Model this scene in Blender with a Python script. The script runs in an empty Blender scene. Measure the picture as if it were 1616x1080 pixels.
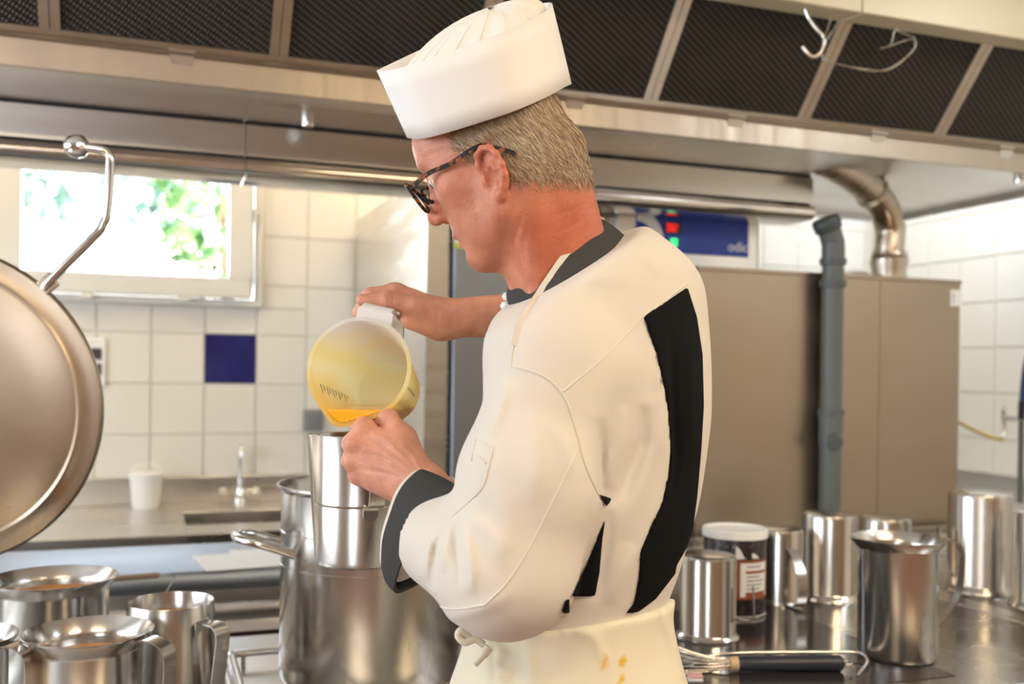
import bpy, bmesh, math, random
import numpy as np
from mathutils import Vector, Matrix
random.seed(7); rng = np.random.default_rng(11)
scene = bpy.context.scene
COL = scene.collection

# ------------------------------------------------------------------ camera
F_PX, ROLL, YAW, CAM_Z = 1570.0, 0.014, math.radians(20), 1.40
HORIZON = 584.0
cam_d = bpy.data.cameras.new('camera'); cam = bpy.data.objects.new('camera', cam_d); COL.objects.link(cam)
cam_d.sensor_width = 36.0; cam_d.lens = F_PX / 1616 * 36.0
cam_d.shift_y = (HORIZON - 540) / 1616.0
cam_d.clip_start = 0.05
cam.matrix_world = (Matrix.Translation((0, 0, CAM_Z)) @ Matrix.Rotation(-YAW, 4, 'Z')
                    @ Matrix.Rotation(math.pi / 2, 4, 'X') @ Matrix.Rotation(ROLL, 4, 'Z'))
cam_d.dof.use_dof = True; cam_d.dof.focus_distance = 1.24; cam_d.dof.aperture_fstop = 4.0
scene.camera = cam

# ------------------------------------------------------------------ world, sun, large lights, exposure
world = bpy.data.worlds.new('world'); scene.world = world; world.use_nodes = True
wn = world.node_tree; bgn = wn.nodes['Background']
sky = wn.nodes.new('ShaderNodeTexSky'); sky.sky_type = 'NISHITA'; sky.sun_disc = False
sky.sun_elevation = math.radians(48); sky.sun_rotation = math.radians(200)
wn.links.new(sky.outputs[0], bgn.inputs[0]); bgn.inputs[1].default_value = 1.2

def lamp(name, kind, loc, aim, power, color, size=None, size_y=None):
    l = bpy.data.lights.new(name, kind); l.energy = power; l.color = color
    if kind == 'AREA':
        l.shape = 'RECTANGLE'; l.size = size; l.size_y = size_y or size
    o = bpy.data.objects.new(name, l); COL.objects.link(o); o.location = loc
    v = Vector(aim) - Vector(loc)
    o.rotation_euler = v.to_track_quat('-Z', 'Y').to_euler()
    return o
sun = lamp('sun', 'SUN', (0, 8, 6), (0.2, 9.2, 4.4), 26.0, (1.0, 0.95, 0.86)); sun.data.angle = 0.01
# daylight of the long window band in the left wall, the glazed door behind the camera, and the warm ceiling luminaires
lamp('left_window_daylight', 'AREA', (-2.93, 1.7, 1.75), (0, 1.7, 1.45), 95, (0.80, 0.90, 1.0), 2.6, 1.15)
lamp('back_window_daylight', 'AREA', (-0.09, 4.26, 1.97), (-0.09, 0, 1.2), 9, (0.93, 0.97, 1.0), 0.74, 0.42)
lamp('rear_window_daylight', 'AREA', (-1.4, -2.43, 1.7), (0.9, 1.5, 1.2), 58, (0.86, 0.93, 1.0), 1.5, 1.3)
for i, (lx, ly, p) in enumerate(((1.55, -0.35, 50), (-0.9, -0.6, 20), (-0.9, 3.4, 15), (1.2, 3.75, 11))):
    lamp('ceiling_luminaire_light', 'AREA', (lx, ly, 2.80), (lx, ly, 0), p, (1.0, 0.775, 0.49), 1.2, 0.3)
lamp('added_cool_fill', 'AREA', (3.1, 3.3, 2.80), (3.1, 3.3, 0), 17, (0.82, 0.91, 1.0), 0.3, 1.2)  # added cool fill, stands in for daylight on the right wall
lamp('added_cool_fill', 'AREA', (2.9, 0.6, 2.80), (2.9, 0.6, 0), 22, (0.9, 0.95, 1.0), 0.3, 1.2)  # second added cool fill, nearer the camera
scene.view_settings.view_transform = 'Standard'; scene.view_settings.look = 'None'
scene.view_settings.exposure = -0.05; scene.view_settings.gamma = 1.0
scene.view_settings.use_curve_mapping = False

# ------------------------------------------------------------------ helpers: places
_cr, _sr = math.cos(ROLL), math.sin(ROLL)
DV = np.array([math.sin(YAW), math.cos(YAW), 0.0]); RV = np.array([math.cos(YAW), -math.sin(YAW), 0.0])
ZV = np.array([0, 0, 1.0]); CV = np.array([0, 0, CAM_Z])
def ray(px, py):
    u, v = px - 808.0, py - HORIZON
    return RV * ((u * _cr + v * _sr) / F_PX) + DV - ZV * ((-u * _sr + v * _cr) / F_PX)
def at(px, py, depth): return CV + ray(px, py) * depth
def on(px, py, axis, val):
    a = ray(px, py); return CV + a * ((val - CV[axis]) / a[axis])
def project(P):
    q = np.asarray(P, float) - CV; Z = q @ DV
    u, v = F_PX * (q @ RV) / Z, -F_PX * q[..., 2] / Z
    return 808 + u * _cr - v * _sr, HORIZON + u * _sr + v * _cr, Z

# ------------------------------------------------------------------ helpers: materials
def nodes_of(name):
    m = bpy.data.materials.new(name); m.use_nodes = True
    nt = m.node_tree; return m, nt, nt.nodes['Principled BSDF']
def mat(name, col, rough=0.5, metal=0.0, noise=0.0, nscale=8.0, bump=0.0, bscale=60.0, stretch=None, coat=0.0,
        col2=None, sss=0.0, trans=0.0, ior=1.45, sheen=0.0, rnoise=0.0):
    m, nt, b = nodes_of(name); L = nt.links
    b.inputs['Base Color'].default_value = (*col, 1); b.inputs['Roughness'].default_value = rough
    b.inputs['Metallic'].default_value = metal; b.inputs['IOR'].default_value = ior
    if coat: b.inputs['Coat Weight'].default_value = coat; b.inputs['Coat Roughness'].default_value = 0.08
    if sss:
        b.inputs['Subsurface Weight'].default_value = sss; b.inputs['Subsurface Radius'].default_value = (1, .35, .2)
        b.inputs['Subsurface Scale'].default_value = 0.006
    if trans: b.inputs['Transmission Weight'].default_value = trans
    if sheen: b.inputs['Sheen Weight'].default_value = sheen
    tc = nt.nodes.new('ShaderNodeTexCoord'); src = tc.outputs['Object']
    if stretch:
        mp = nt.nodes.new('ShaderNodeMapping'); mp.inputs['Scale'].default_value = stretch
        L.new(src, mp.inputs[0]); src = mp.outputs[0]
    if noise or col2 or rnoise:
        n = nt.nodes.new('ShaderNodeTexNoise'); n.inputs['Scale'].default_value = nscale; n.inputs['Detail'].default_value = 5
        L.new(src, n.inputs['Vector'])
        if noise or col2:
            r = nt.nodes.new('ShaderNodeValToRGB'); L.new(n.outputs['Fac'], r.inputs[0])
            c2 = col2 if col2 else tuple(c * (1 - noise) for c in col)
            r.color_ramp.elements[0].position = .35; r.color_ramp.elements[1].position = .68
            r.color_ramp.elements[0].color = (*c2, 1); r.color_ramp.elements[1].color = (*col, 1)
            L.new(r.outputs[0], b.inputs['Base Color'])
        if rnoise:
            mr = nt.nodes.new('ShaderNodeMapRange'); L.new(n.outputs['Fac'], mr.inputs[0])
            mr.inputs[1].default_value = .3; mr.inputs[2].default_value = .7
            mr.inputs[3].default_value = max(0.02, rough - rnoise); mr.inputs[4].default_value = rough + rnoise
            L.new(mr.outputs[0], b.inputs['Roughness'])
    if bump:
        n2 = nt.nodes.new('ShaderNodeTexNoise'); n2.inputs['Scale'].default_value = bscale; n2.inputs['Detail'].default_value = 3
        L.new(src, n2.inputs['Vector'])
        bp = nt.nodes.new('ShaderNodeBump'); bp.inputs['Strength'].default_value = bump; bp.inputs['Distance'].default_value = .002
        L.new(n2.outputs['Fac'], bp.inputs['Height']); L.new(bp.outputs[0], b.inputs['Normal'])
    return m
M = {}
M['steel']   = mat('brushed_steel', (.62, .60, .57), .30, 1, rnoise=.07, nscale=3, stretch=(1, 1, 4))
M['steel_h'] = mat('brushed_steel_sheet', (.70, .68, .65), .31, 1, rnoise=.08, nscale=2.5, stretch=(.4, 2, 2), noise=.06)
M['steel_v'] = mat('brushed_steel_panel', (.42, .35, .265), .36, 1, rnoise=.07, nscale=2.5, stretch=(1, 1, 3), noise=.05)
M['steel_d'] = mat('dull_fridge_steel', (.25, .27, .30), .42, .9, rnoise=.06, nscale=3, stretch=(1, 1, 2))
M['polish']  = mat('polished_steel', (.70, .68, .65), .16, 1, rnoise=.05, nscale=5)
M['jug']     = mat('satin_jug_steel', (.54, .51, .475), .23, 1, rnoise=.06, nscale=4, stretch=(1, 1, .3), bump=.03, bscale=14)
M['jug_in']  = mat('jug_inner_steel', (.70, .67, .62), .22, 1)
M['hob']     = mat('dark_hob_plate', (.030, .027, .027), .16, .0, rnoise=.07, nscale=7, coat=.4)
M['tile']    = mat('glazed_wall_tile', (.80, .775, .71), .12, 0, noise=.03, nscale=1.5)
M['tile_blue'] = mat('cobalt_wall_tile', (.020, .022, .16), .10, 0, noise=.3, nscale=9)
M['grout']   = mat('tile_grout', (.72, .68, .59), .8, 0, noise=.08, nscale=20)
M['plaster'] = mat('cream_plaster', (.80, .775, .70), .7, 0, noise=.05, nscale=3, bump=.05)
M['ceil']    = mat('white_ceiling', (.82, .80, .76), .8, 0, noise=.03, nscale=4)
M['floor']   = mat('red_quarry_floor', (.30, .18, .13), .45, 0, noise=.2, nscale=12)
M['pvc']     = mat('white_pvc_frame', (.78, .765, .71), .35, 0, noise=.03, nscale=4)
M['rubber']  = mat('black_rubber', (.02, .02, .022), .6, 0, noise=.2)
M['mesh']    = None
M['white']   = mat('white_plastic', (.86, .85, .82), .35, 0, noise=.02, sss=.0)
M['paper']   = mat('white_paper', (.90, .90, .88), .8, 0, noise=.02)
M['greypipe']= mat('grey_drain_plastic', (.135, .15, .15), .38, 0, noise=.10, nscale=6)
M['flue']    = mat('stained_flue_steel', (.62, .55, .46), .30, 1, col2=(.45, .36, .27), nscale=6, rnoise=.08)
M['blue']    = mat('blue_control_fascia', (.018, .055, .36), .35, 0, noise=.08, nscale=5)
M['blacklcd']= mat('dark_display_glass', (.02, .006, .006), .15, 0, noise=.1)
M['alu']     = mat('pale_aluminium', (.72, .70, .66), .32, 1, rnoise=.05)
M['brass']   = mat('yellow_gas_hose', (.55, .42, .10), .5, 0, noise=.15)
M['bluehose']= mat('dark_blue_hose', (.03, .06, .20), .45, 0, noise=.2)
M['gravy']   = mat('orange_brown_sauce', (.62, .27, .06), .5, 0, noise=.15, nscale=20)
M['housing'] = mat('housing_steel_lamp_tint', (.80, .72, .50), .38, .15, noise=.06, nscale=3)  # stainless; its cream base colour stands in for reflected warm lamplight
M['wire']    = mat('galvanised_wire', (.62, .60, .52), .35, 1, noise=.15, nscale=40)
def emis(name, col, s):
    m, nt, b = nodes_of(name); b.inputs['Base Color'].default_value = (*col, 1)
    b.inputs['Emission Color'].default_value = (*col, 1); b.inputs['Emission Strength'].default_value = s
    n = nt.nodes.new('ShaderNodeTexNoise'); n.inputs['Scale'].default_value = 30
    mr = nt.nodes.new('ShaderNodeMapRange'); nt.links.new(n.outputs['Fac'], mr.inputs[0]); mr.inputs[3].default_value = .25; mr.inputs[4].default_value = .4
    nt.links.new(mr.outputs[0], b.inputs['Roughness']); return m
M['led_red'] = emis('red_digits', (1, .02, .02), 1.0); M['led_green'] = emis('green_switch', (.05, .9, .25), 1.2)
M['coolglow'] = emis('cool_fill_diffuser', (.85, .93, 1), 4.0); M['lampglow'] = emis('warm_diffuser', (1, .82, .58), 4.0)
def glass_mat():
    m = bpy.data.materials.new('window_glass'); m.use_nodes = True; nt = m.node_tree; nt.nodes.clear()
    o = nt.nodes.new('ShaderNodeOutputMaterial'); mx = nt.nodes.new('ShaderNodeMixShader')
    t = nt.nodes.new('ShaderNodeBsdfTransparent'); g = nt.nodes.new('ShaderNodeBsdfGlossy'); g.inputs['Roughness'].default_value = .02
    fr = nt.nodes.new('ShaderNodeFresnel'); fr.inputs[0].default_value = 1.25
    nt.links.new(fr.outputs[0], mx.inputs[0]); nt.links.new(t.outputs[0], mx.inputs[1]); nt.links.new(g.outputs[0], mx.inputs[2])
    nt.links.new(mx.outputs[0], o.inputs[0]); return m
M['glass'] = glass_mat()
def filter_mat():
    m, nt, b = nodes_of('greasy_filter_mesh'); L = nt.links
    tc = nt.nodes.new('ShaderNodeTexCoord'); mp = nt.nodes.new('ShaderNodeMapping'); L.new(tc.outputs['Object'], mp.inputs[0])
    mp.inputs['Rotation'].default_value = (0, 0, math.radians(32))
    w = nt.nodes.new('ShaderNodeTexWave'); w.inputs['Scale'].default_value = 38; w.inputs['Distortion'].default_value = .6
    w.inputs['Detail'].default_value = 1; L.new(mp.outputs[0], w.inputs['Vector'])
    w2 = nt.nodes.new('ShaderNodeTexWave'); w2.bands_direction = 'Y'; w2.inputs['Scale'].default_value = 22; w2.inputs['Distortion'].default_value = .5
    L.new(mp.outputs[0], w2.inputs['Vector'])
    mu = nt.nodes.new('ShaderNodeMath'); mu.operation = 'MULTIPLY'; L.new(w.outputs['Fac'], mu.inputs[0]); L.new(w2.outputs['Fac'], mu.inputs[1])
    n = nt.nodes.new('ShaderNodeTexNoise'); n.inputs['Scale'].default_value = 6; n.inputs['Detail'].default_value = 4; L.new(tc.outputs['Object'], n.inputs['Vector'])
    r = nt.nodes.new('ShaderNodeValToRGB'); L.new(mu.outputs[0], r.inputs[0])
    r.color_ramp.elements[0].color = (.010, .008, .006, 1); r.color_ramp.elements[0].position = .15
    r.color_ramp.elements[1].color = (.19, .14, .105, 1); r.color_ramp.elements[1].position = .9
    mx = nt.nodes.new('ShaderNodeMixRGB'); mx.blend_type = 'MULTIPLY'; mx.inputs[0].default_value = .6
    L.new(r.outputs[0], mx.inputs[1]); L.new(n.outputs['Fac'], mx.inputs[2]); L.new(mx.outputs[0], b.inputs['Base Color'])
    b.inputs['Roughness'].default_value = .5; b.inputs['Metallic'].default_value = .3
    bp = nt.nodes.new('ShaderNodeBump'); bp.inputs['Distance'].default_value = .004; bp.inputs['Strength'].default_value = .8
    L.new(mu.outputs[0], bp.inputs['Height']); L.new(bp.outputs[0], b.inputs['Normal'])
    return m
M['mesh'] = filter_mat()

# ------------------------------------------------------------------ helpers: objects
def tag(o, label=None, cat=None, group=None, kind=None):
    if label: o['label'] = label
    if cat: o['category'] = cat
    if group: o['group'] = group
    if kind: o['kind'] = kind
    return o
def link(o, parent=None):
    COL.objects.link(o)
    if parent is not None:
        o.parent = parent; 
    return o
def thing(name, label, cat, loc=(0, 0, 0), rot=(0, 0, 0), group=None):
    o = bpy.data.objects.new(name, None); COL.objects.link(o); o.empty_display_size = .05
    o.location = loc; o.rotation_euler = rot
    return tag(o, label, cat, group)
class MB:
    def __init__(s): s.v = []; s.f = []
    def add(s, vs, fs):
        n = len(s.v); s.v += [tuple(map(float, p)) for p in vs]; s.f += [tuple(i + n for i in f) for f in fs]; return s
    def box(s, lo, hi):
        x0, y0, z0 = lo; x1, y1, z1 = hi
        return s.add([(x0, y0, z0), (x1, y0, z0), (x1, y1, z0), (x0, y1, z0), (x0, y0, z1), (x1, y0, z1), (x1, y1, z1), (x0, y1, z1)],
                     [(0, 3, 2, 1), (4, 5, 6, 7), (0, 1, 5, 4), (1, 2, 6, 5), (2, 3, 7, 6), (3, 0, 4, 7)])
    def obox(s, c, ax, ay, az):
        c, ax, ay, az = map(np.asarray, (c, ax, ay, az))
        P = [c + a * ax + b * ay + d * az for d in (-1, 1) for a, b in ((-1, -1), (1, -1), (1, 1), (-1, 1))]
        return s.add(P, [(0, 3, 2, 1), (4, 5, 6, 7), (0, 1, 5, 4), (1, 2, 6, 5), (2, 3, 7, 6), (3, 0, 4, 7)])
    def prism(s, poly, a, b, axis=1):
        """poly: 2D points of the plane normal to axis; extruded from a to b"""
        def p3(p, t):
            q = list(p); q.insert(axis, t); return q
        n = len(poly); P = [p3(p, a) for p in poly] + [p3(p, b) for p in poly]
        return s.add(P, [tuple(range(n))[::-1], tuple(range(n, 2 * n))] + [(i, (i + 1) % n, n + (i + 1) % n, n + i) for i in range(n)])
    def tube(s, pts, r, seg=10, caps=True, closed=False):
        pts = [np.asarray(p, float) for p in pts]; n = len(pts); rs = r if hasattr(r, '__len__') else [r] * n
        T = []
        for i in range(n):
            a = pts[(i - 1) % n] if (i or closed) else pts[0]; b = pts[(i + 1) % n] if (i < n - 1 or closed) else pts[-1]
            t = b - a; T.append(t / (np.linalg.norm(t) + 1e-12))
        up = np.array([0, 0, 1.]) if abs(T[0][2]) < .9 else np.array([1., 0, 0])
        N = np.cross(T[0], up); N /= np.linalg.norm(N); V = []
        for i in range(n):
            N = N - T[i] * (N @ T[i]); N /= np.linalg.norm(N); B = np.cross(T[i], N)
            for k in range(seg):
                a = 2 * math.pi * k / seg; V.append(pts[i] + rs[i] * (math.cos(a) * N + math.sin(a) * B))
        Fc = []
        for i in range(n if closed else n - 1):
            j = (i + 1) % n
            for k in range(seg):
                k2 = (k + 1) % seg; Fc.append((i * seg + k, i * seg + k2, j * seg + k2, j * seg + k))
        if caps and not closed: Fc += [tuple(range(seg))[::-1], tuple(range((n - 1) * seg, n * seg))]
        return s.add(V, Fc)
    def lathe(s, prof, seg=40, c=(0, 0, 0), ax=((1, 0, 0), (0, 1, 0), (0, 0, 1)), squash=None):
        """prof: (r, h) points from first to last; r=0 ends close"""
        X, Y, Z = map(np.asarray, ax); c = np.asarray(c, float); V = []; Fc = []
        n = len(prof)
        for (r, h) in prof:
            for k in range(seg):
                a = 2 * math.pi * k / seg; rr = r
                if squash: rr = squash(r, h, a)
                V.append(c + X * rr * math.cos(a) + Y * rr * math.sin(a) + Z * h)
        for i in range(n - 1):
            for k in range(seg):
                k2 = (k + 1) % seg; Fc.append((i * seg + k, i * seg + k2, (i + 1) * seg + k2, (i + 1) * seg + k))
        if prof[0][0] > 1e-6: Fc.append(tuple(range(seg))[::-1])
        if prof[-1][0] > 1e-6: Fc.append(tuple(range((n - 1) * seg, n * seg)))
        return s.add(V, Fc)
    def strap(s, path, wdir, width, thick):
        """flat strip swept along path; wdir is the width direction"""
        path = [np.asarray(p, float) for p in path]; w = np.asarray(wdir, float); V = []; n = len(path)
        ws = width if hasattr(width, '__len__') else [width] * n
        for i in range(n):
            t = path[min(i + 1, n - 1)] - path[max(i - 1, 0)]; t /= np.linalg.norm(t); nn = np.cross(t, w); nn /= np.linalg.norm(nn)
            for a, b in ((-1, -1), (1, -1), (1, 1), (-1, 1)): V.append(path[i] + w * a * ws[i] / 2 + nn * b * thick / 2)
        Fc = [(0, 1, 2, 3), tuple(range(4 * n - 1, 4 * n - 5, -1))]
        for i in range(n - 1):
            for k in range(4):
                k2 = (k + 1) % 4; Fc.append((4 * i + k, 4 * i + 4 + k, 4 * i + 4 + k2, 4 * i + k2))
        return s.add(V, Fc)
    def build(s, name, m, parent=None, smooth=None, bevel=0, fixn=True, world=None):
        me = bpy.data.meshes.new(name); me.from_pydata(s.v, [], s.f); me.update()
        if fixn:
            bm = bmesh.new(); bm.from_mesh(me); bmesh.ops.remove_doubles(bm, verts=bm.verts, dist=1e-6)
            bmesh.ops.recalc_face_normals(bm, faces=bm.faces); bm.to_mesh(me); bm.free()
        me.materials.append(m)
        if smooth:
            for p in me.polygons: p.use_smooth = True
            me.set_sharp_from_angle(angle=math.radians(smooth))
        o = bpy.data.objects.new(name, me); link(o, parent)
        if parent is not None and world:      # vertices given in world space
            o.matrix_parent_inverse = Matrix.Translation(-Vector(parent.location))
        if bevel:
            b = o.modifiers.new('bevel', 'BEVEL'); b.width = bevel; b.segments = 2; b.limit_method = 'ANGLE'; b.harden_normals = False
            for p in me.polygons: p.use_smooth = True
            me.set_sharp_from_angle(angle=math.radians(50))
        return o
def bx(name, lo, hi, m, parent=None, bevel=0, world=True):
    return MB().box(lo, hi).build(name, m, parent, bevel=bevel, world=world)
def smooth_path(pts, n=8):
    """Catmull-Rom through pts"""
    P = [np.asarray(p, float) for p in pts]; P = [2 * P[0] - P[1]] + P + [2 * P[-1] - P[-2]]; out = []
    for i in range(1, len(P) - 2):
        for k in range(n):
            t = k / n; a, b, c, d = P[i - 1:i + 3]
            out.append(.5 * ((2 * b) + (-a + c) * t + (2 * a - 5 * b + 4 * c - d) * t * t + (-a + 3 * b - 3 * c + d) * t ** 3))
    out.append(P[-2]); return out
def copy_of(src, parent=None, loc=None):
    o = src.copy(); COL.objects.link(o); o.parent = parent
    if loc is not None: o.location = loc
    return o

# ================================================================== THE SETTING
XL, XR, YF, YB, ZC = -3.0, 3.50, -2.5, 4.2, 2.9
def struct(o): o['kind'] = 'structure'; return o
struct(bx('floor', (XL, YF, -.1), (XR, YB, 0), M['floor']))
struct(bx('ceiling', (XL, YF, ZC), (XR, YB, ZC + .1), M['ceil']))
struct(bx('wall_left', (XL - .2, YF, 0), (XL, YB, ZC), mat('ochre_plaster', (.50, .40, .28), .7, 0, noise=.1, nscale=3)))
struct(bx('wall_front', (XL, YF - .2, 0), (XR, YF, ZC), mat('tan_plaster', (.36, .25, .16), .7, 0, noise=.1, nscale=3)))
# back wall with the window opening
WX0, WX1, WZ0, WZ1 = -.60, .43, 1.64, 2.33
mb = MB(); mb.box((XL, YB, 0), (WX0, YB + .22, ZC)); mb.box((WX1, YB, 0), (XR + .2, YB + .22, ZC))
mb.box((WX0, YB, 0), (WX1, YB + .22, WZ0)); mb.box((WX0, YB, WZ1), (WX1, YB + .22, ZC))
wall_back = struct(mb.build('wall_back', M['grout'])); 
wall_right = struct(bx('wall_right', (XR, YF, 0), (XR + .2, YB, ZC), M['grout']))
tw, tg = .2025, .003
tmb = MB(); h = (tw - tg) / 2
tmb.add([(-h, 0, -h), (h, 0, -h), (h, 0, h), (-h, 0, h), (-h + .002, -.006, -h + .002), (h - .002, -.006, -h + .002), (h - .002, -.006, h - .002), (-h + .002, -.006, h - .002)],
        [(4, 5, 6, 7), (0, 1, 5, 4), (1, 2, 6, 5), (2, 3, 7, 6), (3, 0, 4, 7)])
tile0 = None; z_base = 1.327 - 2 * tw; x_base = .004
def tile(parent, loc, rz=0, m=None):
    global tile0
    if tile0 is None:
        tile0 = o = tmb.build('tile', M['tile'], parent)
    else: o = copy_of(tile0, parent)
    if m: o.data = o.data.copy(); o.data.materials[0] = m
    o.location = loc; o.rotation_euler = (0.004 * (random.random() - .5), 0, rz + .005 * (random.random() - .5)); return o
for i in range(-7, 17):
    for j in range(0, 7):
        x0, x1, z0, z1 = x_base + i * tw, x_base + (i + 1) * tw, z_base + j * tw, z_base + (j + 1) * tw
        if x1 > XR: continue
        # tiles are cut where they meet the window frame
        if z1 > WZ0 and x1 > WX0 and x0 < WX1:
            if z0 < WZ0 - .03: z1 = WZ0 - .002
            elif x1 > WX1 + .03: x0 = WX1 + .002
            elif x0 < WX0 - .03: x1 = WX0 - .002
            else: continue
        spans = [(x0, x1, z0, z1)]
        if z1 == WZ0 - .002 and x1 > WX1 + .03: spans.append((WX1 + .002, x1, WZ0 + .001, z_base + (j + 1) * tw))
        for (a0, a1, c0, c1) in spans:
            o = tile(wall_back, ((a0 + a1) / 2, YB, (c0 + c1) / 2), 0, M['tile_blue'] if (i == 1 and j == 2) else None)
            o.scale = ((a1 - a0) / tw, 1, (c1 - c0) / tw)
for i in range(0, 12):
    for j in range(0, 7):
        cy, cz = YB - (i + .5) * tw, z_base + (j + .5) * tw
        tile(wall_right, (XR, cy, cz), -math.pi / 2)

# window: reveal trim, fixed frame, sash, pane, hinges, catches
win = struct(MB().box((WX0, YB - .03, WZ0), (WX1, YB + .10, WZ0 + .03)).box((WX0, YB - .03, WZ1 - .03), (WX1, YB + .10, WZ1))
             .box((WX0, YB - .03, WZ0 + .03), (WX0 + .035, YB + .10, WZ1 - .03)).box((WX1 - .035, YB - .03, WZ0 + .03), (WX1, YB + .10, WZ1 - .03))
             .build('window_1', M['pvc'], bevel=.004))
sx0, sx1, sz0, sz1 = -.545, .385, 1.672, 2.30
gx0, gx1, gz0, gz1 = -.462, .292, 1.752, 2.235
sash = (MB().box((sx0, YB - .055, sz0), (sx1, YB - .005, gz0)).box((sx0, YB - .055, gz1), (sx1, YB - .005, sz1))
        .box((sx0, YB - .055, gz0), (gx0, YB - .005, gz1)).box((gx1, YB - .055, gz0), (sx1, YB - .005, gz1)).build('sash_frame', M['pvc'], win, bevel=.006))
MB().box((gx0 - .005, YB - .028, gz0 - .005), (gx1 + .005, YB - .020, gz1 + .005)).build('pane', M['glass'], win)
for hx in (-.23, .12): MB().box((hx - .022, YB - .062, sz0 - .02), (hx + .022, YB - .035, sz0 - .002)).build('catch', M['pvc'], win, bevel=.004)
for hz in (1.73, 1.98): MB().tube([(sx1 + .008, YB - .058, hz), (sx1 + .008, YB - .058, hz + .055)], .007, 10).build('hinge', M['alu'], win, smooth=40)
MB().tube([(.412, YB - .04, 1.69), (.412, YB - .04, 2.02)], .006, 8).build('window_rod', M['pvc'], win, smooth=40)

# outside: lawn and path, pale wall, hedge, tree
def leafy(name, label, cat, center, size, n, col, leaf=.12, trunk=None):
    t = thing(name, label, cat, (center[0], center[1], 0))
    m = mat(name + '_leaf', col, .6, 0, noise=.45, nscale=3, sss=0)
    c = np.array(center); V = []; Fc = []
    for k in range(n):
        p = rng.normal(size=3); p /= np.linalg.norm(p); p = c + p * np.array(size) * (.55 + .45 * rng.random())
        a = rng.normal(size=3); a /= np.linalg.norm(a); b = np.cross(a, rng.normal(size=3)); b /= np.linalg.norm(b)
        L_ = leaf * (.6 + .8 * rng.random()); q = len(V)
        V += [p - a * L_, p + b * L_ * .4, p + a * L_, p - b * L_ * .4]; Fc += [(q, q + 1, q + 2, q + 3)]
    o = MB().add(V, Fc).build('foliage', m, t, world=True, fixn=False); o['kind'] = 'stuff'
    if trunk: MB().tube([(c[0], c[1], -.05), (c[0] + .05, c[1], c[2] * .5), (c[0], c[1], c[2])], [trunk, trunk * .8, trunk * .4], 10).build('trunk', M_bark, t, world=True, smooth=40)
    return t
M_bark = mat('bark', (.20, .14, .09), .9, 0, noise=.3, nscale=12)
M_gravel = mat('pale_gravel', (.78, .75, .68), .9, 0, noise=.1, nscale=30)
gr = bx('ground', (-30, YB + .25, -.15), (30, 60, -.02), M_gravel); gr['kind'] = 'structure'
rw = MB().box((-9, 9.0, -.02), (9, 9.3, 2.5)).box((-9.05, 8.95, 2.5), (9.05, 9.35, 2.56)).build('retaining_wall', mat('lime_washed_wall', (.86, .84, .78), .9, 0, noise=.06, nscale=4))
tag(rw, 'sunlit white garden wall outside the kitchen window', 'wall')
for i in range(7):
    leafy('hedge_bush', 'pale green hedge bush above the white wall, ' + ['leftmost in the window', 'second from left', 'third from left', 'middle one', 'third from right', 'second from right', 'rightmost in the window'][i],
          'bush', (-3.4 + i * 1.13, 10.4, 2.95), (.48, .45, 1.0), 420, (.42, .62, .48), .13, .05)
leafy('garden_tree', 'light green leafy tree by the right side of the window', 'tree', (.42, 6.6, 2.5), (.42, .4, .75), 300, (.20, .40, .12), .085, .05)
# ================================================================== WALL SIDE: sink counter, bucket, tap, sockets
SZ = .85
cnt = thing('sink_counter', 'long stainless sink counter with upstand under the window', 'counter', (-.8, 3.65, 0))
CX0, CX1, CY0, CY1 = -2.4, .80, 3.40, YB - .01
bas = (.12, .68, 3.60, 3.92)      # basin x0 x1 y0 y1
mb = MB(); z0, z1 = SZ - .045, SZ
mb.box((CX0, CY0, z0), (bas[0], CY1, z1)); mb.box((bas[1], CY0, z0), (CX1, CY1, z1))
mb.box((bas[0], CY0, z0), (bas[1], bas[2], z1)); mb.box((bas[0], bas[3], z0), (bas[1], CY1, z1))
mb.build('worktop', M['steel_h'], cnt, bevel=.004, world=True)
t_ = .004
MB().box((bas[0], bas[2], SZ - .2), (bas[1], bas[3], SZ - .195)).box((bas[0], bas[2], SZ - .2), (bas[0] + t_, bas[3], SZ - .005)).box((bas[1] - t_, bas[2], SZ - .2), (bas[1], bas[3], SZ - .005)) \
    .box((bas[0], bas[2], SZ - .2), (bas[1], bas[2] + t_, SZ - .005)).box((bas[0], bas[3] - t_, SZ - .2), (bas[1], bas[3], SZ - .005)).build('basin', M['steel'], cnt, world=True)
bx('upstand', (CX0, YB - .035, SZ), (CX1, YB - .01, .955), M['steel_h'], cnt, bevel=.003)
bx('apron_panel', (CX0, CY0 + .01, SZ - .16), (CX1, CY0 + .03, SZ - .045), M['steel_v'], cnt)
for lx in (CX0 + .05, -.8, CX1 - .09):
    for ly in (CY0 + .05, CY1 - .09): bx('leg', (lx, ly, 0), (lx + .04, ly + .04, SZ - .05), M['steel'], cnt)
bx('undershelf', (CX0 + .05, CY0 + .06, .25), (CX1 - .05, CY1 - .05, .27), M['steel_h'], cnt)
# bucket
p = on(230, 803, 2, SZ); bk = thing('bucket', 'small white plastic bucket with lid on the sink counter', 'bucket', (p[0], p[1] + .02, SZ))
MB().lathe([(0, 0), (.046, 0), (.050, .01), (.060, .125), (.058, .125), (.05, .1), (0, .1)], 32).build('pail', M['white'], bk, smooth=40)
MB().lathe([(0, .137), (.060, .137), (.0645, .134), (.0645, .120), (.061, .120), (.061, .126), (0, .127)], 32).build('lid', M['white'], bk, smooth=40)
MB().tube(smooth_path([(-.063, 0, .125), (-.045, .01, .155), (0, .015, .172), (.045, .01, .155), (.063, 0, .125)], 6), .0028, 8).build('handle', M['white'], bk, smooth=60)
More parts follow.
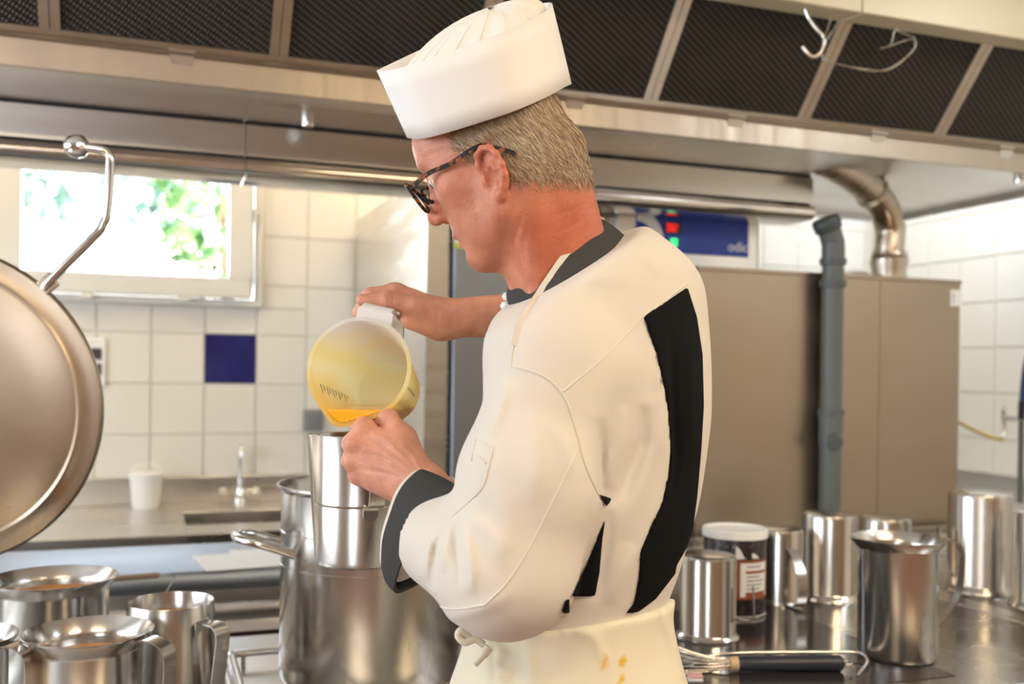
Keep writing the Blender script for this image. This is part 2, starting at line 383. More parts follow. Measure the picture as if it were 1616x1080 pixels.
# mixer tap
p = on(380, 795, 2, SZ); tp = thing('mixer_tap', 'chrome mixer tap with two round knobs behind the sink', 'tap', (p[0], p[1] + .05, SZ))
MB().lathe([(0, 0), (.024, 0), (.024, .012), (.017, .02), (.015, .06), (0, .065)], 24).build('tap_body', M['polish'], tp, smooth=40)
MB().tube([(-.055, 0, .04), (.055, 0, .04)], .012, 14).build('crossbar', M['polish'], tp, smooth=40)
MB().tube(smooth_path([(0, 0, .05), (0, 0, .14), (0, 0, .20), (0, -.012, .222), (0, -.03, .225), (0, -.042, .21), (0, -.045, .185)], 6), .0085, 12).build('spout', M['polish'], tp, smooth=50)
for s_ in (-1, 1):
    MB().lathe([(0, 0), (.014, 0), (.020, .008), (.021, .022), (.014, .03), (0, .032)], 20, (s_ * .05, 0, .04), ((0, 1, 0), (0, 0, 1), (s_, 0, 0))).build('knob', mat('ivory_knob', (.72, .66, .55), .3, .3, noise=.1), tp, smooth=40)
# outlet next to the fridge, switch plate by the lid
p = on(493, 663, 1, YB); so = thing('wall_socket', 'grey square wall socket on the tiles left of the fridge', 'socket', (p[0], YB - .008, p[2]))
MB().box((-.04, -.028, -.045), (.04, 0, .045)).build('housing', mat('grey_socket', (.26, .27, .27), .45, noise=.1), so, bevel=.006)
MB().box((-.029, -.034, -.032), (.029, -.026, .03)).build('flap', mat('grey_socket_flap', (.20, .21, .21), .4, noise=.1), so, bevel=.004)
p = on(143, 572, 1, YB); sw = thing('switch_plate', 'white double switch plate with dark openings beside the big lid', 'switch', (p[0], YB - .008, p[2]))
MB().box((-.055, -.012, -.095), (.055, 0, .095)).build('plate', M['white'], sw, bevel=.004)
for dz in (.033, -.028): MB().box((-.012, -.016, dz - .022), (.04, -.011, dz + .022)).build('rocker', mat('dark_rocker', (.06, .055, .05), .4, noise=.1), sw, bevel=.002)

# ================================================================== FRIDGE
FX0, FX1, FY, FZ1 = .806, 2.01, 3.0, 2.02
fr = thing('refrigerator', 'tall stainless refrigerator with grey doors and blue control panel', 'refrigerator', ((FX0 + FX1) / 2, 3.55, 0))
FW = mat('bright_fridge_side', (.72, .71, .69), .24, 1, rnoise=.06, nscale=2, stretch=(1, 1, 14))
mb = MB(); mb.box((FX0, FY + .02, .12), (FX1, YB - .04, FZ1)); mb.build('cabinet', FW, fr, bevel=.006, world=True)
bx('plinth', (FX0 + .04, FY + .08, 0), (FX1 - .04, YB - .08, .12), M['rubber'], fr)
FM = mat('fridge_front_frame', (.46, .44, .40), .38, 1, rnoise=.06, nscale=3, stretch=(1, 1, 10))
mb = MB(); zc = 1.60                                     # fascia split
for a, b, c, d in ((FX0, FX0 + .07, .12, FZ1), (FX1 - .02, FX1, .12, FZ1), (FX0 + .07, FX1 - .02, 1.545, 1.58), (1.40, 1.44, .12, FZ1), (FX0 + .07, FX1 - .02, FZ1 - .04, FZ1)):
    mb.box((a, FY, c), (b, FY + .02, d))
mb.build('front_frame', FM, fr, world=True)
for (a, b, c, d) in ((FX0 + .08, 1.392, .14, 1.535), (FX0 + .08, 1.392, 1.59, FZ1 - .05), (1.448, FX1 - .03, .14, 1.535)):
    dr = bx('door', (a, FY - .025, c), (b, FY + .015, d), M['steel_d'], fr, bevel=.006)
    MB().box((b - .045, FY - .034, (c + d) / 2 - .12), (b - .02, FY - .024, (c + d) / 2 + .12)).build('grip_strip', M['rubber'], dr, bevel=.003)
# control fascia
pa, pb = on(990, 332, 1, FY - .03), on(1190, 405, 1, FY - .03)
fz0, fz1 = 1.605, FZ1 - .05
pl = bx('control_panel', (1.44, FY - .03, fz0), (FX1 - .025, FY + .01, fz1), M['alu'], fr, bevel=.004)
def fpt(px, py, off=.031): return on(px, py, 1, FY - off)
b0, b1 = fpt(1003, 396), fpt(1181, 345)
bl = MB().box((b0[0], FY - .034, b0[2]), (b1[0], FY - .028, b1[2])).build('blue_fascia', M['blue'], pl, world=False); bl.parent = pl
def sub(o, par):
    o.parent = par; o.matrix_parent_inverse = Matrix.Translation(-Vector(fr.location)); return o
# parts hang on the panel whose vertices are in world space (panel itself is offset by its own parent)
bl.matrix_parent_inverse = Matrix.Identity(4)
def arc_band(c, r0, r1, a0, a1, y0, y1, n=24):
    mbx = MB(); V = []; Fc = []
    for k in range(n + 1):
        a = a0 + (a1 - a0) * k / n
        for rr in (r0, r1):
            for y in (y0, y1): V.append((c[0] + rr * math.cos(a), y, c[1] + rr * math.sin(a)))
    for k in range(n):
        q = 4 * k; Fc += [(q, q + 2, q + 6, q + 4), (q + 1, q + 5, q + 7, q + 3), (q, q + 4, q + 5, q + 1), (q + 2, q + 3, q + 7, q + 6)]
    return mbx.add(V, Fc)
cc = fpt(1003, 378); rr = (fpt(1046, 378)[0] - cc[0])
arc_band((cc[0], cc[2]), rr * .62, rr, -.42, 1.55, FY - .0355, FY - .0338).build('white_swoosh', M['white'], pl)
d0, d1 = fpt(1047, 368), fpt(1074, 352)
MB().box((d0[0], FY - .037, d0[2]), (d1[0], FY - .033, d1[2])).build('display', M['blacklcd'], pl)
def seven(x, z, w, hgt, on_segs, y):
    mbx = MB(); t = w * .2
    S = {'a': (x, z + hgt - t, x + w, z + hgt), 'd': (x, z, x + w, z + t), 'g': (x, z + hgt / 2 - t / 2, x + w, z + hgt / 2 + t / 2),
         'f': (x, z + hgt / 2, x + t, z + hgt), 'b': (x + w - t, z + hgt / 2, x + w, z + hgt), 'e': (x, z, x + t, z + hgt / 2), 'c': (x + w - t, z, x + w, z + hgt / 2)}
    for k in on_segs: a, b, c, d = S[k]; mbx.box((a, y - .001, b), (c, y, d))
    return mbx
e0, e1 = fpt(1051, 365), fpt(1069, 355)
wd = (e1[0] - e0[0]) / 3
mb = MB()
for k, segs in enumerate(('abcdef', 'abcdefg', 'abged')):
    q = seven(e0[0] + k * wd, e0[2], wd * .75, e1[2] - e0[2], segs, FY - .037); mb.add(q.v, q.f)
mb.build('red_digits', M['led_red'], pl)
g0, g1 = fpt(1057, 389), fpt(1068, 377); MB().box((g0[0], FY - .039, g0[2]), (g1[0], FY - .033, g1[2])).build('green_switch', M['led_green'], pl, bevel=.002)
def text_obj(name, body, size, loc, rot, m, parent, extrude=.0006):
    cu = bpy.data.curves.new(name, 'FONT'); cu.body = body; cu.size = size; cu.extrude = extrude; cu.align_x = 'LEFT'
    o = bpy.data.objects.new(name, cu); COL.objects.link(o)
    dg = bpy.context.evaluated_depsgraph_get(); me = bpy.data.meshes.new_from_object(o.evaluated_get(dg)); me.name = name
    bpy.data.objects.remove(o); bpy.data.curves.remove(cu)
    me.materials.clear(); me.materials.append(m)
    o = bpy.data.objects.new(name, me); link(o, parent); o.location = loc; o.rotation_euler = rot; return o
l0, l1 = fpt(1148, 398), fpt(1173, 398)
text_obj('odic_lettering', 'odic', (l1[0] - l0[0]) * .72, (l0[0], FY - .0345, l0[2] + .004), (math.pi / 2, 0, 0), M['white'], pl)
# sticker on the upper grey door
s0, s1 = fpt(716, 391, .027), fpt(737, 370, .027)
stp = MB().box((s0[0], FY - .0265, s0[2]), (s1[0], FY - .0248, s1[2])).build('sticker', M['paper'], fr, world=True)
bx('sticker_band', (s0[0], FY - .0275, s0[2]), (s1[0], FY - .026, s0[2] + (s1[2] - s0[2]) * .35), mat('yellow_green_print', (.62, .72, .06), .5, noise=.1), fr)

# ================================================================== TALL STEEL CASING WITH FLUE (behind the range)
OY0, OY1 = 2.60, 2.88
ox0, ox1 = on(1102, 425, 1, OY0)[0], on(1515, 445, 1, OY0)[0]; OZ1 = on(1300, 431, 1, OY0)[2]; OZ0 = .10
ov = thing('steel_casing', 'large brushed steel oven casing behind the grey drain pipe', 'oven', ((ox0 + ox1) / 2, (OY0 + OY1) / 2, 0))
bx('shell', (ox0, OY0 + .004, OZ0), (ox1, OY1, OZ1 - .004), M['steel_v'], ov)
xs = on(1387, 600, 1, OY0)[0]
for a, b in ((ox0, xs - .001), (xs + .001, ox1)): bx('rear_panel', (a, OY0, OZ0), (b, OY0 + .004, OZ1 - .012), M['steel_v'], ov)
MB().box((ox0 - .004, OY0 - .006, OZ1 - .012), (ox1 + .004, OY1 + .004, OZ1)).build('top_cover', M['steel_v'], ov, world=True, bevel=.002)
for fx in (ox0 + .06, ox1 - .1): 
    for fy in (OY0 + .03, OY1 - .07): bx('foot', (fx, fy, 0), (fx + .04, fy + .04, OZ0), M['rubber'], ov)
q0, q1 = on(1500, 483, 1, OY0 - .002), on(1513, 458, 1, OY0 - .002)
st = bx('rating_sticker', (q0[0], OY0 - .0015, q0[2]), (ox1 - .001, OY0, q1[2]), M['paper'], ov)
mb = MB()
for k in range(5): mb.box((q0[0] + .005, OY0 - .002, q0[2] + .008 + k * .008), (q0[0] + .016 + .004 * (k % 2), OY0 - .0014, q0[2] + .011 + k * .008))
mb.build('sticker_print', mat('grey_print', (.3, .3, .32), .6, noise=.1), ov, world=True)
c = on(1317, 424, 1, 2.75); MB().lathe([(0, 0), (.05, 0), (.05, .025), (.045, .03), (0, .03)], 24, (on(1348, 428, 1, 2.80)[0], 2.80, OZ1)).build('vent_cap', M['flue'], ov, smooth=40, world=True)
# flue
fb = on(1403, 432, 1, 2.80); fe = on(1330, 266, 1, 2.70)
HP = 2.067                                             # hood soffit height
fl = thing('flue_pipe', 'bent steel flue pipe rising from the casing into the hood', 'pipe', (fb[0], 2.80, OZ1))
fx = fb[0]; r_ = .052
path = [(fx, 2.80, OZ1), (fx, 2.80, OZ1 + .17)]
c0 = on(1385, 320, 1, 2.77); c1 = on(1350, 283, 1, 2.72)
path = smooth_path([(fx, 2.80, OZ1 + .02), (fx, 2.80, OZ1 + .12), (fx, 2.80, OZ1 + .20), (c0[0] + .015, 2.78, c0[2] + .01), (c1[0], 2.73, c1[2] + .01), (c1[0] - .14, 2.70, HP + .03)], 6)
MB().tube(path, r_, 24).build('bent_pipe', M['flue'], fl, smooth=50, world=True)
def collar(name, pos, dirv, r, hgt, m, par):
    dv = np.asarray(dirv, float); dv /= np.linalg.norm(dv); a = np.cross(dv, [0, 1, .1]); a /= np.linalg.norm(a); b = np.cross(dv, a)
    return MB().lathe([(r * .85, -hgt), (r, -hgt * .8), (r, -hgt * .2), (r * 1.06, 0), (r, hgt * .2), (r, hgt * .8), (r * .85, hgt)], 24, pos, (a, b, dv)).build(name, m, par, smooth=40, world=True)
collar('collar', (fx, 2.80, OZ1 + .09), (0, 0, 1), r_ * 1.16, .022, M['flue'], fl)
MB().lathe([(r_ * 1.12, 0), (r_ * 1.12, .05), (r_ * 1.25, .075), (r_ * 1.25, .082), (r_, .085)], 24, (fx, 2.80, OZ1 - .002)).build('socket', M['flue'], fl, smooth=40, world=True)
k = 20; dv = np.array(path[k + 1]) - np.array(path[k - 1]); collar('collar', path[k], dv, r_ * 1.07, .012, M['flue'], fl)
# grey drain pipe in front of the casing
gy = OY0 - .045; gx = on(1312, 600, 1, gy)[0]; gt = on(1312, 413, 1, gy)[2]
gp = thing('drain_pipe', 'grey plastic drain pipe standing upright before the steel casing', 'pipe', (gx, gy, .90))
gr_ = .033
zt = gt
MB().tube([(gx, gy, .92), (gx, gy, zt)], gr_, 22).build('straight_pipe', M['greypipe'], gp, smooth=50, world=True)
el = smooth_path([(gx, gy, zt - .01), (gx, gy, zt + .05), (gx - .006, gy, zt + .072), (gx - .018, gy, zt + .100), (gx - .028, gy, zt + .122)], 5)
MB().tube(el, gr_ * 1.06, 22).build('elbow', M['greypipe'], gp, smooth=50, world=True)
edv = np.array(el[-1]) - np.array(el[-3]); collar('elbow_socket', el[-3], edv, gr_ * 1.28, .022, mat('dark_socket_plastic', (.07, .085, .085), .45, noise=.1), gp)
for zz in (zt, on(1312, 448, 1, gy)[2], on(1312, 651, 1, gy)[2]):
    collar('collar', (gx, gy, zz), (0, 0, 1), gr_ * 1.22, .012, M['greypipe'], gp)
zz = on(1312, 672, 1, gy)[2]
MB().tube([(gx, gy, zz - .06), (gx, gy, zz + .03)], gr_ * 1.10, 22).build('coupling', M['greypipe'], gp, smooth=50, world=True)
MB().tube([(gx, gy - .02, zz - .035), (gx - .02, gy - .048, zz - .05)], [.024, .024], 16).build('inspection_plug', M['greypipe'], gp, smooth=40, world=True)

# ================================================================== HOOD
hd = thing('extractor_hood', 'long stainless extractor hood with dark grease filters over the range', 'hood', (.5, 2.6, 2.4))
HY0, HX0, HX1 = 2.466, -2.2, 2.95
ZG = 2.128
# soffit plate
MB().box((HX0, HY0, HP), (HX1, 3.42, HP + .012)).build('soffit', M['steel_h'], hd, world=True)
MB().box((HX1 - .012, HY0 - .4, HP - .022), (HX1, 3.42, HP)).build('end_lip', M['steel_h'], hd, world=True)
MB().box((HX0, 3.41, HP - .022), (HX1, 3.42, HP)).build('rear_lip', M['steel_h'], hd, world=True)
# gutter under the filters
MB().prism([(HY0 - .004, HP - .004), (HY0 + .012, HP - .004), (HY0 + .012, ZG + .004), (HY0 - .016, ZG + .004), (HY0 - .018, ZG - .002), (HY0 - .004, ZG - .004)], HX0, HX1, 0).build('gutter', mat('warm_gutter_steel', (.50, .43, .35), .42, 1, rnoise=.08, nscale=2, stretch=(12, 1, 1)), hd, world=True)
# upper housing behind the filters, up to the ceiling
bx('plenum', (HX0, 2.62, HP + .012), (HX1, 3.40, ZC), M['steel_h'], hd)
# air duct box under the soffit with rounded rail
DX1 = on(1283, 300, 1, 2.80)[0]; seam = on(388, 220, 1, 2.80)[0]
for a, b in ((HX0, seam - .0015), (seam + .0015, DX1)):
    bx('shadow_gap_core', (a, 2.812, 1.95), (b - .004, 2.95, HP), M['rubber'], hd)  # black core paints the shade seen in the gaps around the panel
    bx('duct_panel', (a, 2.80, 1.974), (b, 2.812, HP - .008), M['steel_h'], hd)
    if b == DX1: bx('duct_end', (b - .004, 2.812, 1.966), (b, 2.955, HP - .004), M['steel_h'], hd)
    MB().prism([(2.79, 1.963), (2.785, 1.950), (2.784, 1.938), (2.79, 1.926), (2.803, 1.918), (2.95, 1.918), (2.95, 1.963)], a, b, 0).build('rail', M['polish'], hd, world=True, smooth=50)
MB().lathe([(0, 0), (.016, 0), (.017, .004), (.017, .02), (0, .021)], 16, (on(486, 188, 2, HP)[0], on(486, 188, 2, HP)[1], HP - .02)).build('sprinkler_nozzle', M['polish'], hd, smooth=40, world=True)
pz = on(1608, 285, 2, HP - .01); MB().lathe([(0, 0), (.016, 0), (.017, .004), (.017, .02), (0, .021)], 16, (pz[0], pz[1], HP - .02)).build('sprinkler_nozzle', M['polish'], hd, smooth=40, world=True)
# filters: frame bars, mesh pad, pull tab
tilt = math.radians(50); fdir = np.array([0, -math.cos(tilt), math.sin(tilt)]); fn = np.array([0, -math.sin(tilt), -math.cos(tilt)])  # outward (to the room)
FH, FWd = .50, .5016
pad0 = MB().box((-FWd / 2 + .016, -FH / 2 + .012, -.012), (FWd / 2 - .016, FH / 2 - .012, -.002))
bar_side = MB().box((-.0105, -FH / 2 + .0191, -.02), (.0105, FH / 2 - .0191, .0035)); bar_end = MB().box((-FWd / 2, -.011, -.02), (FWd / 2, .011, .004))
tab = MB().add([(-.03, 0, 0), (.03, 0, 0), (.022, -.035, .012), (-.022, -.035, .012), (-.03, 0, .004), (.03, 0, .004), (.022, -.035, .016), (-.022, -.035, .016)],
               [(0, 1, 2, 3), (4, 7, 6, 5), (0, 4, 5, 1), (1, 5, 6, 2), (2, 6, 7, 3), (3, 7, 4, 0)])
Mfilt = Matrix(((1, 0, 0, 0), (0, fdir[1], fn[1], 0), (0, fdir[2], fn[2], 0), (0, 0, 0, 1)))
M['fframe'] = mat('filter_frame_aluminium', (.62, .54, .44), .38, 1, noise=.15, nscale=9)
FX_ = -.22 - 3 * FWd
for i in range(9):
    cx = FX_ + (i + .5) * FWd
    if cx + FWd / 2 > HX1: break
    cpos = np.array([cx, HY0 - .006, ZG + .008]) + fdir * (FH / 2) - fn * .0
    if i == 0:
        pad = pad0.build('filter', M['mesh'], hd); parts = [bar_side.build('frame_bar', M['fframe'], pad), bar_side.build('frame_bar', M['fframe'], pad), bar_end.build('frame_bar', M['fframe'], pad), bar_end.build('frame_bar', M['fframe'], pad), tab.build('pull_tab', M['alu'], pad)]
        parts[0].location = (-FWd / 2 + .0115, 0, 0); parts[1].location = (FWd / 2 - .0115, 0, 0)
        parts[2].location = (0, -FH / 2 + .008, 0); parts[3].location = (0, FH / 2 - .008, 0); parts[4].location = (.03, -FH / 2 + .006, .004)
        cur = pad
    else:
        cur = copy_of(pad, hd)
        for q in parts: copy_of(q, cur)
    cur.matrix_parent_inverse = Matrix.Translation(-Vector(hd.location)); cur.matrix_basis = Matrix.Translation(cpos) @ Mfilt
# lamp housing running along the front of the hood
BZ = 2.352
ex = on(1361, 10, 1, 2.146)[0]
for a, b in ((HX0, ex - .5 * 3.2 - .0015), (ex - .5 * 3.2 + .0015, ex - .0015), (ex + .0015, HX1)):
    MB().box((a, 2.146, BZ), (b, 2.222, ZC - .004)).build('housing_panel', M['housing'], hd, world=True, bevel=.003)
# hook and twisted wire hanging from the housing
def wp(pts, depth): return [at(x, y, depth) for x, y in pts]
hk = thing('hanging_hook', 'bent steel rod hook hanging from the hood housing', 'hook', tuple(at(1283, 28, 2.60)))
MB().tube(smooth_path(wp([(1270, 12), (1278, 32), (1290, 48), (1299, 58), (1299, 72), (1294, 84), (1284, 90), (1276, 86), (1266, 74)], 2.60), 6), .0052, 12).build('rod', M['polish'], hk, smooth=60, world=True)
wr = thing('twisted_wire', 'thin twisted wire looped from the hook along the housing', 'wire', tuple(at(1322, 36, 2.60)))
for k, pts in enumerate(([(1311, 30), (1306, 46), (1300, 62), (1297, 80), (1302, 94), (1318, 100), (1345, 106), (1372, 110), (1398, 111), (1420, 100), (1436, 84), (1446, 70), (1440, 62), (1424, 66), (1405, 72), (1389, 77)],
                         [(1322, 34), (1318, 44), (1308, 56), (1301, 74), (1296, 88), (1306, 99), (1325, 102), (1350, 108), (1380, 112), (1404, 108), (1428, 92), (1442, 78), (1443, 62), (1434, 56), (1420, 50), (1415, 46), (1410, 54), (1408, 64), (1404, 72)],
                         [(1360, 22), (1340, 29), (1323, 35), (1316, 46), (1306, 62)])):
    pp = wp(pts, 2.60); pp = [q + np.array([.0015, .0015, .0015]) * math.sin(i * 2.1 + k) for i, q in enumerate(pp)]
    MB().tube(smooth_path(pp, 5), .0016, 6).build('strand', M['wire'], wr, smooth=60, world=True)

# ================================================================== RIGHT WALL: gas cock, hoses, ledge
gc = on(1612, 660, 1, 2.9); gcx, gcz = gc[0], gc[2]
gt_ = thing('gas_cock', 'grey gas cock on a pipe by the right wall', 'valve', (gcx, 2.9, .9))
MB().tube([(gcx, 2.9, .92), (gcx, 2.9, gcz + .02)], .011, 12).build('riser', M['greypipe'], gt_, smooth=50, world=True)
a_ = on(1583, 657, 1, 2.9)[0]
MB().tube([(gcx + .02, 2.9, gcz), (a_, 2.9, gcz)], .010, 12).build('branch', M['alu'], gt_, smooth=50, world=True)
MB().tube(smooth_path([(a_ + .008, 2.9, gcz), (a_ + .008, 2.9, gcz - .05), (a_ - .01, 2.9, gcz - .075)], 4), .008, 10).build('nozzle', M['alu'], gt_, smooth=50, world=True)
MB().strap([(a_ - .005, 2.89, gcz + .012), (a_ - .012, 2.89, gcz + .03), (a_ - .002, 2.89, gcz + .045)], (0, 1, 0), .014, .004).build('lever', M['alu'], gt_, world=True)
gh = thing('gas_hose', 'yellow gas hose drooping behind the steel casing', 'hose', tuple(on(1590, 692, 1, 2.9)))
MB().tube(smooth_path([(a_ - .01, 2.9, gcz - .07), tuple(on(1580, 694, 1, 2.9)), tuple(on(1550, 685, 1, 2.93)), tuple(on(1515, 668, 1, 2.98)), tuple(on(1490, 655, 1, 3.05))], 6), .0075, 10).build('tube', M['brass'], gh, smooth=60, world=True)
bh = thing('spray_hose', 'dark blue ribbed hose at the right edge', 'hose', tuple(on(1614, 640, 1, 2.86)))
hp = smooth_path([tuple(on(1613, 640, 1, 2.86)), tuple(on(1616, 600, 1, 2.86)), tuple(on(1624, 560, 1, 2.86)), tuple(on(1650, 520, 1, 2.86))], 12)
MB().tube(hp, [.010 + .002 * (i % 2) for i in range(len(hp))], 10).build('ribbed_tube', M['bluehose'], bh, smooth=60, world=True)
MB().tube([tuple(on(1612, 662, 1, 2.86)), tuple(on(1613, 634, 1, 2.86))], .013, 12).build('ferrule', M['rubber'], bh, smooth=40, world=True)
lg = thing('wall_ledge', 'narrow stainless ledge along the right wall', 'shelf', (3.2, 3.0, 0))
lz = .90
bx('ledge_top', (2.72, 2.60, lz - .03), (XR - .01, 3.6, lz), M['steel_h'], lg, bevel=.003)
bx('ledge_upstand', (XR - .035, 2.60, lz), (XR - .01, 3.6, lz + .075), M['steel_h'], lg, bevel=.002)
bx('ledge_body', (2.74, 2.64, 0), (XR - .02, 3.58, lz - .03), M['steel_v'], lg)
# ceiling luminaires that carry the warm light
for i, (lx, ly, nm) in enumerate(((1.55, -.35, 'behind the camera on the right'), (-.9, -.6, 'behind the camera on the left'), (-.9, 3.4, 'over the sink counter'), (1.2, 3.75, 'over the refrigerator'))):
    t = thing('ceiling_luminaire', 'long ceiling luminaire with warm diffuser ' + nm, 'lamp', (lx, ly, ZC), group='ceiling luminaires')
    MB().box((-.64, -.18, -.06), (.64, .18, 0)).build('lamp_housing', M['white'], t, bevel=.01)
    MB().box((-.61, -.16, -.075), (.61, .16, -.058)).build('diffuser', M['lampglow'], t, bevel=.006)
for lx, ly, nm in ((3.1, 3.3, 'in the far right corner'), (2.9, .6, 'near the right wall')):  # added unseen fixtures that go with the two cool fill lights
    t = thing('added_fill_fixture', 'added narrow cool white fill fixture on the ceiling ' + nm, 'lamp', (lx, ly, ZC), group='added fill fixtures')
    MB().box((-.18, -.64, -.06), (.18, .64, 0)).build('lamp_housing', M['white'], t, bevel=.01)
    MB().box((-.16, -.61, -.075), (.16, .61, -.058)).build('diffuser', M['coolglow'], t, bevel=.006)
# ================================================================== COOKING RANGE
RZ, LZ = .85, .80
rg = thing('cooking_range', 'long stainless cooking range with dark hob plate on the right', 'range', (.6, 1.9, 0))
RXm, RX0, RX1, RY0, RY1 = .70, -1.7, 2.70, 1.36, 2.56
bx('left_body', (RX0, RY0, .10), (RXm, 2.28, LZ - .012), M['steel_v'], rg)
bx('hob_pan', (RX0, RY0, LZ - .012), (RXm, 2.28, LZ), M['steel_h'], rg, bevel=.003)
bx('right_body', (RXm + .002, RY0, .10), (RX1, RY1, RZ - .02), M['steel_v'], rg)
bx('steel_top', (RXm + .002, RY0, RZ - .02), (RX1, RY1, RZ), mat('worn_hob_steel', (.42, .40, .37), .26, 1, rnoise=.1, nscale=5, noise=.1), rg, bevel=.003)
bx('hob_plate', (RXm + .03, 1.433, RZ - .004), (1.395, 2.02, RZ + .0012), M['hob'], rg)
bx('joint_strip', (1.835, RY0 + .01, RZ - .004), (1.90, 2.36, RZ + .003), M['alu'], rg, bevel=.001)
for lx in (RX0 + .1, -.5, .6, 1.6, RX1 - .15):
    for ly in (RY0 + .08, 2.2): bx('foot', (lx, ly, 0), (lx + .05, ly + .05, .10), M['steel'], rg)
# rear ledge with ventilation slots
lz0 = .915
bx('rear_ledge', (RXm + .05, 2.40, RZ), (RX1, 2.555, lz0 - .02), M['steel_h'], rg, bevel=.003)
bx('slot_recess', (RXm + .07, 2.43, lz0 - .02), (RX1 - .02, 2.53, lz0 - .017), M['rubber'], rg)
bx('ledge_rim', (RXm + .05, 2.40, lz0 - .02), (RX1, 2.43, lz0), M['steel_h'], rg); bx('ledge_rim', (RXm + .05, 2.53, lz0 - .02), (RX1, 2.555, lz0), M['steel_h'], rg)
slat = None
n_ = 72
for k in range(n_):
    x = RXm + .08 + (RX1 - RXm - .12) * k / (n_ - 1)
    if slat is None: slat = MB().box((-.0065, 2.43 - 1.9, -.016), (.0065, 2.53 - 1.9, 0)).build('slat', M['steel_h'], rg)
    o = slat if k == 0 else copy_of(slat, rg)
    o.location = (x - .6, 0, lz0)
# pot supports on the left hob
for (gx_, gy_) in ((.40, 1.83), (-.10, 1.75), (-.6, 1.75)):
    mb = MB(); zr = LZ + .028
    mb.tube(smooth_path([(gx_ - .24, gy_ - .16, zr), (gx_ - .235, gy_ - .2, zr), (gx_ - .2, gy_ - .21, zr), (gx_ + .2, gy_ - .21, zr), (gx_ + .235, gy_ - .2, zr), (gx_ + .24, gy_ - .16, zr), (gx_ + .24, gy_ + .16, zr), (gx_ + .235, gy_ + .2, zr), (gx_ + .2, gy_ + .21, zr), (gx_ - .2, gy_ + .21, zr), (gx_ - .235, gy_ + .2, zr), (gx_ - .24, gy_ + .16, zr), (gx_ - .24, gy_ - .16, zr)], 4), .007, 8)
    for dx in (-.12, 0, .12): mb.tube([(gx_ + dx, gy_ - .21, zr), (gx_ + dx, gy_ + .21, zr)], .006, 8)
    for dx in (-.22, .22):
        for dy in (-.2, .2): mb.tube([(gx_ + dx, gy_ + dy, LZ), (gx_ + dx, gy_ + dy, zr)], .006, 8)
    mb.build('pot_support', M['polish'], rg, smooth=50, world=True)
# unit standing behind the left hob
un = thing('steel_worktable', 'stainless worktable with rounded front edge behind the left hob', 'table', (-.3, 2.7, 0))
UZ = .90; UX0, UX1 = -1.7, .69
MB().prism([(2.535, UZ - .05), (2.525, UZ - .04), (2.522, UZ - .02), (2.528, UZ - .006), (2.54, UZ), (2.92, UZ), (2.92, UZ - .05)], UX0, UX1, 0).build('worktop', mat('bluish_worktop_steel', (.36, .40, .44), .52, 1, rnoise=.06, nscale=3), un, world=True, smooth=50)
bx('front_panel', (UX0, 2.545, .15), (UX1, 2.57, UZ - .05), M['steel_h'], un)
MB().prism([(2.52, .735), (2.512, .75), (2.52, .765), (2.545, .77), (2.545, .73)], UX0, UX1, 0).build('trim_rail', M['polish'], un, world=True, smooth=50)
MB().prism([(2.53, .795), (2.526, .802), (2.53, .81), (2.545, .81), (2.545, .79)], UX0, UX1, 0).build('trim_rail', M['polish'], un, world=True, smooth=50)
bx('carcass', (UX0, 2.57, .12), (UX1, 2.90, UZ - .05), M['steel_v'], un)
for lx in (UX0 + .05, UX1 - .1): 
    for ly in (2.58, 2.84): bx('foot', (lx, ly, 0), (lx + .05, ly + .05, .12), M['steel'], un)
mb = MB(); pc = [on(x, y, 2, UZ + .0006) for x, y in ((302, 875), (352, 904), (447, 898), (447, 866))]
pp = thing('paper_sheets', 'white paper sheets lying on the steel worktable', 'paper', tuple(pc[0]))
def sheet(name, c, w, d, ang, z):
    ca, sa = math.cos(ang), math.sin(ang)
    return MB().obox((c[0], c[1], z), (w / 2 * ca, w / 2 * sa, 0), (-d / 2 * sa, d / 2 * ca, 0), (0, 0, .0006)).build(name, M['paper'], pp, world=True)
cen = on(395, 884, 2, UZ); sheet('sheet', (cen[0] + .02, cen[1] + .0), .297, .21, .12, UZ + .0008); sheet('sheet', (cen[0] + .10, cen[1] + .03), .297, .21, -.05, UZ + .0021)
ph = thing('probe_handle', 'slim brown handle with a thin wire on the worktable edge', 'handle', tuple(on(210, 912, 2, UZ)))
a_, b_ = on(175, 914, 2, UZ + .008), on(250, 908, 2, UZ + .008)
MB().tube([a_, a_ * .98 + b_ * .02, a_ * .02 + b_ * .98, b_], [.005, .007, .007, .005], 12).build('grip', mat('brown_grip', (.30, .20, .13), .4, noise=.15), ph, smooth=40, world=True)
b2 = on(262, 935, 1, 2.5); MB().tube(smooth_path([b_, b_ + np.array([.02, -.012, .002]), np.array([b_[0] + .035, 2.518, UZ - .01]), b2], 5), .0012, 6).build('thin_wire', M['wire'], ph, smooth=60, world=True)

